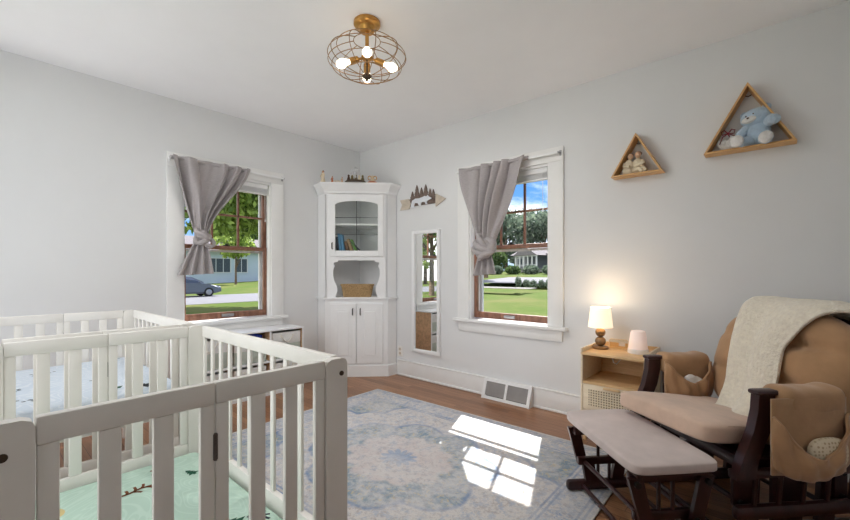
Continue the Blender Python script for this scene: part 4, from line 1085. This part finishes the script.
# ------------------------------------------------------------------ ottoman
OA = radians(-43.5); OC = Vector((3.335, -1.14, 0))
ot = thing('ottoman', 'dark wood gliding footstool with a flat mauve-tan cushion in front of the chair', 'footstool', OC, OA)
def oc(p):
    p = p.copy(); p.z += .004 * noise.noise(Vector((p.x * 6, p.y * 6, 2))); return p
q = MB(); q.pillow((0, 0, .375), (.63, .365, .05), .3, .2, None, 72, oc); q.build('cushion', M['ott'], ot, smooth=60)
q = MB(); q.b(-.28, .28, -.15, .15, .33, .35, .004); q.build('cushion_board', D_, ot)
for sx in (-1, 1):
    x = sx * .235
    q = MB(); q.b(x - .02, x + .02, -.20, .20, .012, .065, .018); q.build('skid', D_, ot)
    q = MB(); q.b(x - .014, x + .014, -.16, .16, .295, .332, .006); q.build('side_rail', D_, ot)
    for sy in (-1, 1):
        xo = x + sx * .03
        q = MB(); q.prism([(xo - .009, sy * .15 - .03, .325), (xo - .009, sy * .15 + .03, .325), (xo - .009, sy * .10 + .026, .13), (xo - .009, sy * .10 - .026, .13)], (.018, 0, 0)); lk = q.build('swing_link', D_, ot)
        for yy_, z in ((sy * .148, .305), (sy * .104, .15)):
            q = MB(); q.cyl((xo - sx * .02, yy_, z), (xo + sx * .022, yy_, z), .013, n=14); q.build('bolt', M['black'], lk)
        q = MB(); q.prism([(x - .012, sy * .07 - .03, .06), (x - .012, sy * .07 + .03, .06), (x - .012, sy * .09 + .03, .175), (x - .012, sy * .09 - .03, .175)], (.024, 0, 0)); q.build('base_post', D_, ot)
        q = MB(); q.cyl((x, sy * .03, .06), (x, sy * .03, .30), .008, n=10); q.build('spindle', D_, ot)
    q = MB(); q.b(x - .012, x + .012, -.14, .14, .14, .18, .006); q.build('base_rail', D_, ot)
for y, z in ((-.12, .04), (.12, .04), (-.105, .155), (.105, .155)):
    q = MB(); q.cyl((-.235, y, z), (.235, y, z), .010); q.build('cross_rod', D_, ot)

# ------------------------------------------------------------------ outdoors
def gh(x, y):
    if y > 14: return -.55 + min(1, (y - 14) / 40) * 1.9
    return -.6
q = MB()
def grd(s, t):
    x = -130 + 200 * s; y = -60 + 190 * t
    z = gh(x, y)
    if x < -8: z = -.6 + (gh(x, y) + .6) * max(0, min(1, (y - 20) / 20))
    return Vector((x, y, z))
q.grid(grd, 100, 95); struct(q, 'ground', M['grass'], smooth=80)
q = MB(); q.b(-28.6, -19.7, -60, 17, -.6, -.585); struct(q, 'street', M['asphalt'])
def band(name, ya, yb, m_, x0=-70, x1=40, rise=.03, skew=.0):
    q = MB(); q.grid(lambda s, t: Vector((x0 + (x1 - x0) * s, ya + (yb - ya) * t + skew * (x0 + (x1 - x0) * s), gh(0, ya + (yb - ya) * t) + rise)), 20, 4)
    return struct(q, name, m_, solid=.02)
band('street', 28.5, 37, M['asphalt'], -19.0, 60, .05)
band('pavement', 23.2, 24.4, M['concrete'], -18.5, -9.5, .05)

# car (local: x nose direction)
car = thing('car', 'grey sedan parked across the street outside the left window', 'car', (-27.6, 6.7, -.585), pi / 2)
def sect(w, P): return [(x, w, z) for x, z in P]
body = [(-2.3, .35), (-2.32, .75), (-2.2, .95), (-1.2, 1.0), (.6, .98), (1.4, .9), (2.1, .74), (2.28, .6), (2.3, .35), (1.85, .22), (-1.9, .22)]
q = MB(); q.prism(sect(-.86, body), (0, 1.72, 0)); bmesh.ops.bevel(q.bm, geom=[e for e in q.bm.edges if abs(e.verts[0].co.y - e.verts[1].co.y) < .01], offset=.1, segments=3, affect='EDGES'); q.build('car_body', M['carp'], car, smooth=50)
cabin = [(-1.75, .97), (-1.05, 1.38), (-.4, 1.46), (.25, 1.42), (1.15, .95)]
q = MB(); rings = []
for w_, k in ((-.78, 1.0), (-.62, .9)): pass
lo_ = [q.bm.verts.new((x, -.8 if z < 1 else -.58, z)) for x, z in cabin]; hi_ = [q.bm.verts.new((x, .8 if z < 1 else .58, z)) for x, z in cabin]
q.bm.faces.new(lo_); q.bm.faces.new(list(reversed(hi_)))
for k in range(5): q.bm.faces.new((lo_[(k + 1) % 5], lo_[k], hi_[k], hi_[(k + 1) % 5]))
q.build('cabin_roof', M['carp'], car, smooth=20)
for sy in (-1, 1):
    for P in ([(-1.35, 1.03), (-.95, 1.33), (-.35, 1.39), (-.33, 1.03)], [(-.25, 1.03), (-.27, 1.39), (.2, 1.36), (.85, 1.03)]):
        q = MB(); q.prism([(x, sy * (.8 - (z - .97) * .53 + .004), z) for x, z in P], (0, sy * .006, 0)); q.build('side_window', M['carg'], car)
    q = MB(); q.box((.78, sy * .9, 1.04), (.12, .16, .1), .03); q.build('wing_mirror', M['carp'], car)
    q = MB(); q.ell((2.12, sy * .6, .66), (.16, .18, .08), sub=2); q.build('headlamp', M['lampr'], car)
q = MB(); q.prism([(.3, -.5, 1.418), (1.1, -.68, 1.0), (1.1, .68, 1.0), (.3, .5, 1.418)], (.02, 0, .012)); q.build('windscreen', M['carg'], car)
for x in (-1.4, 1.4):
    for sy in (-1, 1):
        q = MB(); q.cyl((x, sy * .66, .32), (x, sy * .88, .32), .32, n=28); w_ = q.build('wheel', M['tyre'], car)
        q = MB(); q.cyl((x, sy * .88, .32), (x, sy * .895, .32), .2, .17, 24)
        for k in range(5): a = 2 * pi * k / 5; q.box((x + .1 * cos(a), sy * .897, .32 + .1 * sin(a)), (.2, .01, .04), .004, Euler((0, -a, 0)))
        q.build('wheel_rim', M['rim'], w_)

# house across the street (left window): facade in plane x = -62
hA = thing('house', 'pale blue sided house across the street behind the parked car', 'house', (-62, 20, -.6))
q = MB(); q.b(-9, 0, -12, 14, 0, 5.2)
for k in range(17): q.b(-.02, .03, -12, 14, .25 + k * .28, .27 + k * .28)
q.build('wall', M['siding'], hA)
q = MB(); q.prism([(1, -12.6, 5.1), (-10, -12.6, 5.1), (-4.5, -12.6, 7.6)], (0, 27.2, 0)); q.build('roof', M['roof'], hA)
for y0, w_, h_ in ((-1.5, 1.5, 2.2), (2.6, 3.3, 2.2), (6.0, 1.9, 2.2), (-7, 2, 2.2)):
    q = MB(); q.b(0, .09, y0 - w_ / 2 - .15, y0 + w_ / 2 + .15, 1.65, 1.8 + h_); fr = q.build('window_frame', M['htrim'], hA)
    q = MB(); n_ = max(1, round(w_ / 1.1))
    for k in range(n_): q.b(.085, .11, y0 - w_ / 2 + w_ * k / n_ + .06, y0 - w_ / 2 + w_ * (k + 1) / n_ - .06, 1.8, 1.72 + h_)
    q.build('pane', M['hdark'], fr)
q = MB(); q.b(.0, .3, 10.2, 10.9, 1.6, 2.1); q.b(.0, .3, 11.1, 11.6, 1.6, 2.1); q.build('meter_box', M['hwall'], hA)

# houses beyond the second window
def houseB(loc, rz, label, w_, d_, porch):
    t_ = thing('house', label, 'house', loc, rz)
    q = MB(); q.b(-w_ / 2, w_ / 2, 0, d_, 0, 2.7); q.build('wall', M['hwall'], t_)
    q = MB(); q.prism([(-w_ / 2 - .4, -.5, 2.6), (-w_ / 2 - .4, d_ + .5, 2.6), (-w_ / 2 - .4, d_ / 2, 4.5)], (w_ + .8, 0, 0)); q.build('roof', M['roof'], t_)
    for x in (-w_ * .36, w_ * .36):
        q = MB(); q.b(x - .7, x + .7, -.06, 0, .9, 2.2); f = q.build('window_frame', M['htrim'], t_)
        q = MB(); q.b(x - .6, x + .6, -.08, -.05, 1.0, 2.1); q.build('pane', M['hdark'], f)
    if porch:
        q = MB(); q.prism([(-2.7, -2.4, 2.35), (2.7, -2.4, 2.35), (0, -2.4, 3.75)], (0, 5.5, 0)); q.build('porch_roof', M['roof'], t_)
        q = MB(); q.b(-2.5, 2.5, -2.2, 0, 0, .3); q.build('porch_floor', M['concrete'], t_)
        for k in range(6):
            x = -2.3 + k * .92; q = MB(); q.b(x - .08, x + .08, -2.2, -2.04, .3, 2.4); q.build('porch_post', M['htrim'], t_)
        q = MB(); q.b(-2.5, 2.5, -2.15, -2.08, 2.2, 2.4); q.b(-2.3, 2.3, -2.14, -2.1, 1.0, 1.06); q.build('porch_rail', M['htrim'], t_)
        q = MB(); q.b(-2.4, 2.4, -.05, 0, .5, 2.3); q.build('porch_screen', M['hdark'], t_)
houseB((-22.6, 51.5, 1.2), radians(-24), 'grey house with a white posted porch behind the bushes, right window', 11, 7, True)
houseB((-16.5, 62.5, 1.3), radians(-20), 'second grey house partly hidden, right of the porch house', 11, 7, False)

def leaves(mb, blobs, n, size, rnd):
    tot = sum(r[3] * r[4] for r in blobs)
    for (cx_, cy_, cz_, rx_, rz_) in blobs:
        k = int(n * rx_ * rz_ / tot)
        for _ in range(k):
            v = Vector((rnd.gauss(0, 1), rnd.gauss(0, 1), rnd.gauss(0, 1))).normalized() * (rnd.random() ** .35)
            p = Vector((cx_ + v.x * rx_, cy_ + v.y * rx_, cz_ + v.z * rz_))
            e = Euler((rnd.random() * 6.3, rnd.random() * 6.3, rnd.random() * 6.3)).to_matrix(); s_ = size * (.6 + .8 * rnd.random())
            a, b_ = e @ Vector((s_, 0, 0)), e @ Vector((0, s_ * .55, 0))
            mb.bm.faces.new([mb.bm.verts.new(p - a), mb.bm.verts.new(p + b_), mb.bm.verts.new(p + a), mb.bm.verts.new(p - b_)])
def tree(label, base, hgt, trunk_r, blobs, n, size, m_, seed, lean=(0, 0), group=None):
    t_ = thing('tree', label, 'tree', base, 0, group); rnd = random.Random(seed)
    q = MB(); q.tube([(0, 0, 0), (lean[0] * .3, lean[1] * .3, hgt * .4), (lean[0], lean[1], hgt * .85)], lambda t: trunk_r * (1.1 - .8 * t), 10)
    for (cx_, cy_, cz_, rx_, rz_) in blobs[:5]: q.tube([(lean[0] * .3, lean[1] * .3, hgt * .35), (cx_ * .6 + lean[0] * .2, cy_ * .6 + lean[1] * .2, cz_ * .8), (cx_, cy_, cz_)], lambda t: trunk_r * (.4 - .3 * t), 6)
    q.build('trunk', M['bark'], t_)
    q = MB(); q.keep = True; leaves(q, blobs, n, size, rnd); q.build('foliage', m_, t_, smooth=0)
def blobs(hgt, r, seed, k=9, low=.45):
    rnd = random.Random(seed); B = [(0, 0, hgt * .75, r * .8, hgt * .25)]
    for i in range(k):
        a = 2 * pi * i / k + rnd.random(); rr_ = r * (.45 + .3 * rnd.random()); B.append((rr_ * cos(a), rr_ * sin(a), hgt * (low + (.92 - low) * rnd.random()), r * .42, hgt * .14))
    return B
# trees seen through the left window
tree('bright green leafy tree spreading over the street, left window', (-15.5, 9.9, -.6), 8.5, .22, [(-1.0, -2.2, 5.2, 2.4, 1.7), (-2.5, -3.6, 4.9, 2.0, 1.5), (-.4, -.6, 6.4, 2.4, 1.6), (-1, -4.4, 6.2, 2.2, 1.6), (-2, -2.5, 7.6, 2.6, 1.6), (-.2, -1.6, 4.3, 1.2, .6), (-1.2, -5.6, 5.6, 2.2, 2.2), (-1.5, -7.4, 6.4, 2.2, 2.0), (-.5, .8, 5.6, 1.8, 1.4), (-2.0, -3.0, 6.0, 3.2, 2.2)], 13000, .17, M['leafbright'], 5)
tree('slim young tree on the lawn of the pale blue house', (-54, 21.7, -.6), 6.5, .16, blobs(7.5, 3.2, 4, 8, .55), 1500, .28, M['leafbright'], 6)
for i, (x, y, hh, r_, sd, lb) in enumerate(((-84, 12, 15, 7, 11, 'tall tree behind the pale blue house, left of the slim tree'), (-84, 34, 14, 7, 12, 'tall tree behind the right end of the pale blue house'), (-46, 2, 11, 5.5, 13, 'round tree at the left of the pale blue house'))):
    tree(lb, (x, y, -.6), hh, .4, blobs(hh, r_, sd), 2500, .5, M['leafmid'], sd, group='trees behind the blue house')
tree('tree by the street reflected in the tall wall mirror', (-15.5, -19.5, -.6), 9, .2, blobs(9.5, 4.2, 21, 10, .3), 4500, .22, M['leafbright'], 22)
tree('far tree across the street reflected in the wall mirror', (-36, -42, -.6), 13, .3, blobs(14, 8, 23, 10, .25), 3500, .45, M['leafmid'], 24)
# trees seen through the right window
TB = [(-47, 62, 11.5, 5), (-41, 66, 13, 5.5), (-35, 64, 11, 5), (-30, 70, 11.5, 5.5), (-25, 72, 10, 5), (-19, 80, 9.5, 5), (-13, 86, 10, 5), (-38, 78, 14, 6)]
NM = ['leftmost', 'second from left', 'third from left', 'fourth from left', 'fifth from left', 'sixth from left', 'rightmost', 'farthest']
for i, (x, y, hh, r_) in enumerate(TB):
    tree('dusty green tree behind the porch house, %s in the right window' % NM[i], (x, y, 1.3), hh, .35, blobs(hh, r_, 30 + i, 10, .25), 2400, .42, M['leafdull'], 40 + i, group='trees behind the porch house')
tree('nearer tree with a branch reaching up beside the curtain, right window', (-21.5, 36, .5), 11, .3, [(.4, .6, 8.2, 1.6, 1.4), (-1.8, 0, 7, 2.2, 2), (-2.5, 1, 9, 2, 1.8), (1.3, .9, 9.2, .9, .8), (-.5, .5, 6.0, 1.4, 1.0)], 2600, .22, M['leafmid'], 60)
def bush(label, c, r_, h_, seed, m_, n=700, size=.14, group=None):
    t_ = thing('bush', label, 'bush', (c[0], c[1], gh(0, c[1]) - .05), 0, group); rnd = random.Random(seed)
    q = MB(); q.keep = True; leaves(q, [(0, 0, h_ * .5, r_, h_ * .5), (r_ * .5, 0, h_ * .45, r_ * .6, h_ * .4), (-r_ * .5, .1, h_ * .45, r_ * .6, h_ * .4)], n, size, rnd); q.build('foliage', m_, t_, smooth=0)
    q = MB()
    for k in range(5): a = k * 1.3; q.tube([(0, 0, 0), (r_ * .3 * cos(a), r_ * .3 * sin(a), h_ * .4), (r_ * .5 * cos(a), r_ * .5 * sin(a), h_ * .75)], .02, 5)
    q.build('stems', M['bark'], t_)
bush('large dark shrub left of the porch house, seen past the grey curtain', (-31.5, 53), 2.6, 4.2, 95, M['leafmid'], 1500, .3)
ps = ['leftmost', 'second', 'third', 'fourth', 'fifth', 'sixth']
for i, (x, y, r_) in enumerate(((-27.6, 44, 1.0), (-25.2, 44.3, 1.02), (-22.8, 44.6, 1.0), (-20.4, 45, 1.05), (-17.8, 45.4, 1.15), (-15.1, 46, 1.1))):
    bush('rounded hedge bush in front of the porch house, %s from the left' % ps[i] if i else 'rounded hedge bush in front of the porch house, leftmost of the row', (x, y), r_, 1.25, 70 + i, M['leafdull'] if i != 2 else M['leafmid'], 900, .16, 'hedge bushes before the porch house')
for i, (x, y) in enumerate(((-11.5, 25.2), (-10.9, 25.4), (-10.3, 25.3), (-9.7, 25.5), (-9.1, 25.4))):
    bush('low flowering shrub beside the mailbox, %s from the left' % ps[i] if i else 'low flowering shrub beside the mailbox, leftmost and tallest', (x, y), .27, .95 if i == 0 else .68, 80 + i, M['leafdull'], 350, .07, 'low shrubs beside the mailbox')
mb_ = thing('mailbox', 'dark grey roadside mailbox on a post, right window', 'mailbox', (-8.95, 26.6, gh(0, 26.6)))
q = MB(); q.b(-.06, .06, -.06, .06, 0, .95); q.build('post', M['bark'], mb_)
q = MB(); q.prism([(-.2, -.3, .95), (.2, -.3, .95), (.2, -.3, 1.2), (.14, -.3, 1.32), (0, -.3, 1.37), (-.14, -.3, 1.32), (-.2, -.3, 1.2)], (0, .65, 0)); q.build('box', M['navy'], mb_, smooth=30)
q = MB(); q.b(.2, .22, -.1, -.06, 1.1, 1.35); q.build('flag', M['ribbon'], mb_)

# ------------------------------------------------------------------ light
SUN_E, WORLD_E, LAMP_P = 7.0, 1.4, 7.5
for L in bpy.data.lights:
    if L.name.startswith('bulb_light'): L.energy = LAMP_P
S = bpy.data.lights.new('sun', 'SUN'); S.energy = SUN_E; S.angle = radians(.55); S.color = (1, .96, .9)
so = bpy.data.objects.new('sun', S); COL.objects.link(so)
so.rotation_euler = Vector((.39, -1.0, -1.262)).to_track_quat('-Z', 'Y').to_euler()

wd = bpy.data.worlds.new('sky'); scene.world = wd; wd.use_nodes = True
t = NT(wd.node_tree); bg = t.n['Background']
dirv = t.coord('Generated'); sp = t.new('ShaderNodeSeparateXYZ'); t.l.new(dirv, sp.inputs[0])
el = t.math('MAXIMUM', sp.outputs[2], 0.0)
sky = t.ramp(el, [(0.0, lin((136, 160, 184))), (.12, lin((92, 136, 182))), (.3, lin((48, 104, 172))), (1, lin((34, 84, 160)))])
cl = t.noise(t.mapping(dirv, (1.6, 1.6, 5.0), loc=(.3, .1, .25)), 2.4, 6, .6, .3)
cm = t.math('MAXIMUM', t.step(cl, .56, .12), t.step(t.math('ADD', t.math('MULTIPLY', sp.outputs[1], -1.0), t.math('MULTIPLY', cl, .5)), .45, .25))  # second term: unseen white cloud bank added behind the camera for neutral fill
sky = t.mix(t.math('MULTIPLY', cm, .9), sky, (1.0, 1.0, 1.0, 1))
t.l.new(sky, bg.inputs[0]); bg.inputs[1].default_value = WORLD_E

# ------------------------------------------------------------------ camera
cam = bpy.data.cameras.new('camera'); co_ = bpy.data.objects.new('camera', cam); COL.objects.link(co_)
cam.sensor_width = 36; cam.lens = 401 / 850 * 36; cam.shift_y = 12.5 / 850; cam.clip_start = .02; cam.clip_end = 400
co_.location = (3.849, -3.150, 1.13)
co_.rotation_euler = (pi / 2, 0, atan2(.6626, .749))
scene.camera = co_
scene.view_settings.view_transform = 'Standard'; scene.view_settings.look = 'None'
scene.view_settings.exposure = 0.76; scene.view_settings.gamma = 1.0; scene.view_settings.use_curve_mapping = False
scene.cycles.use_denoising = True
scene.cycles.max_bounces = 10; scene.cycles.diffuse_bounces = 6; scene.cycles.transparent_max_bounces = 16; scene.cycles.sample_clamp_indirect = 4
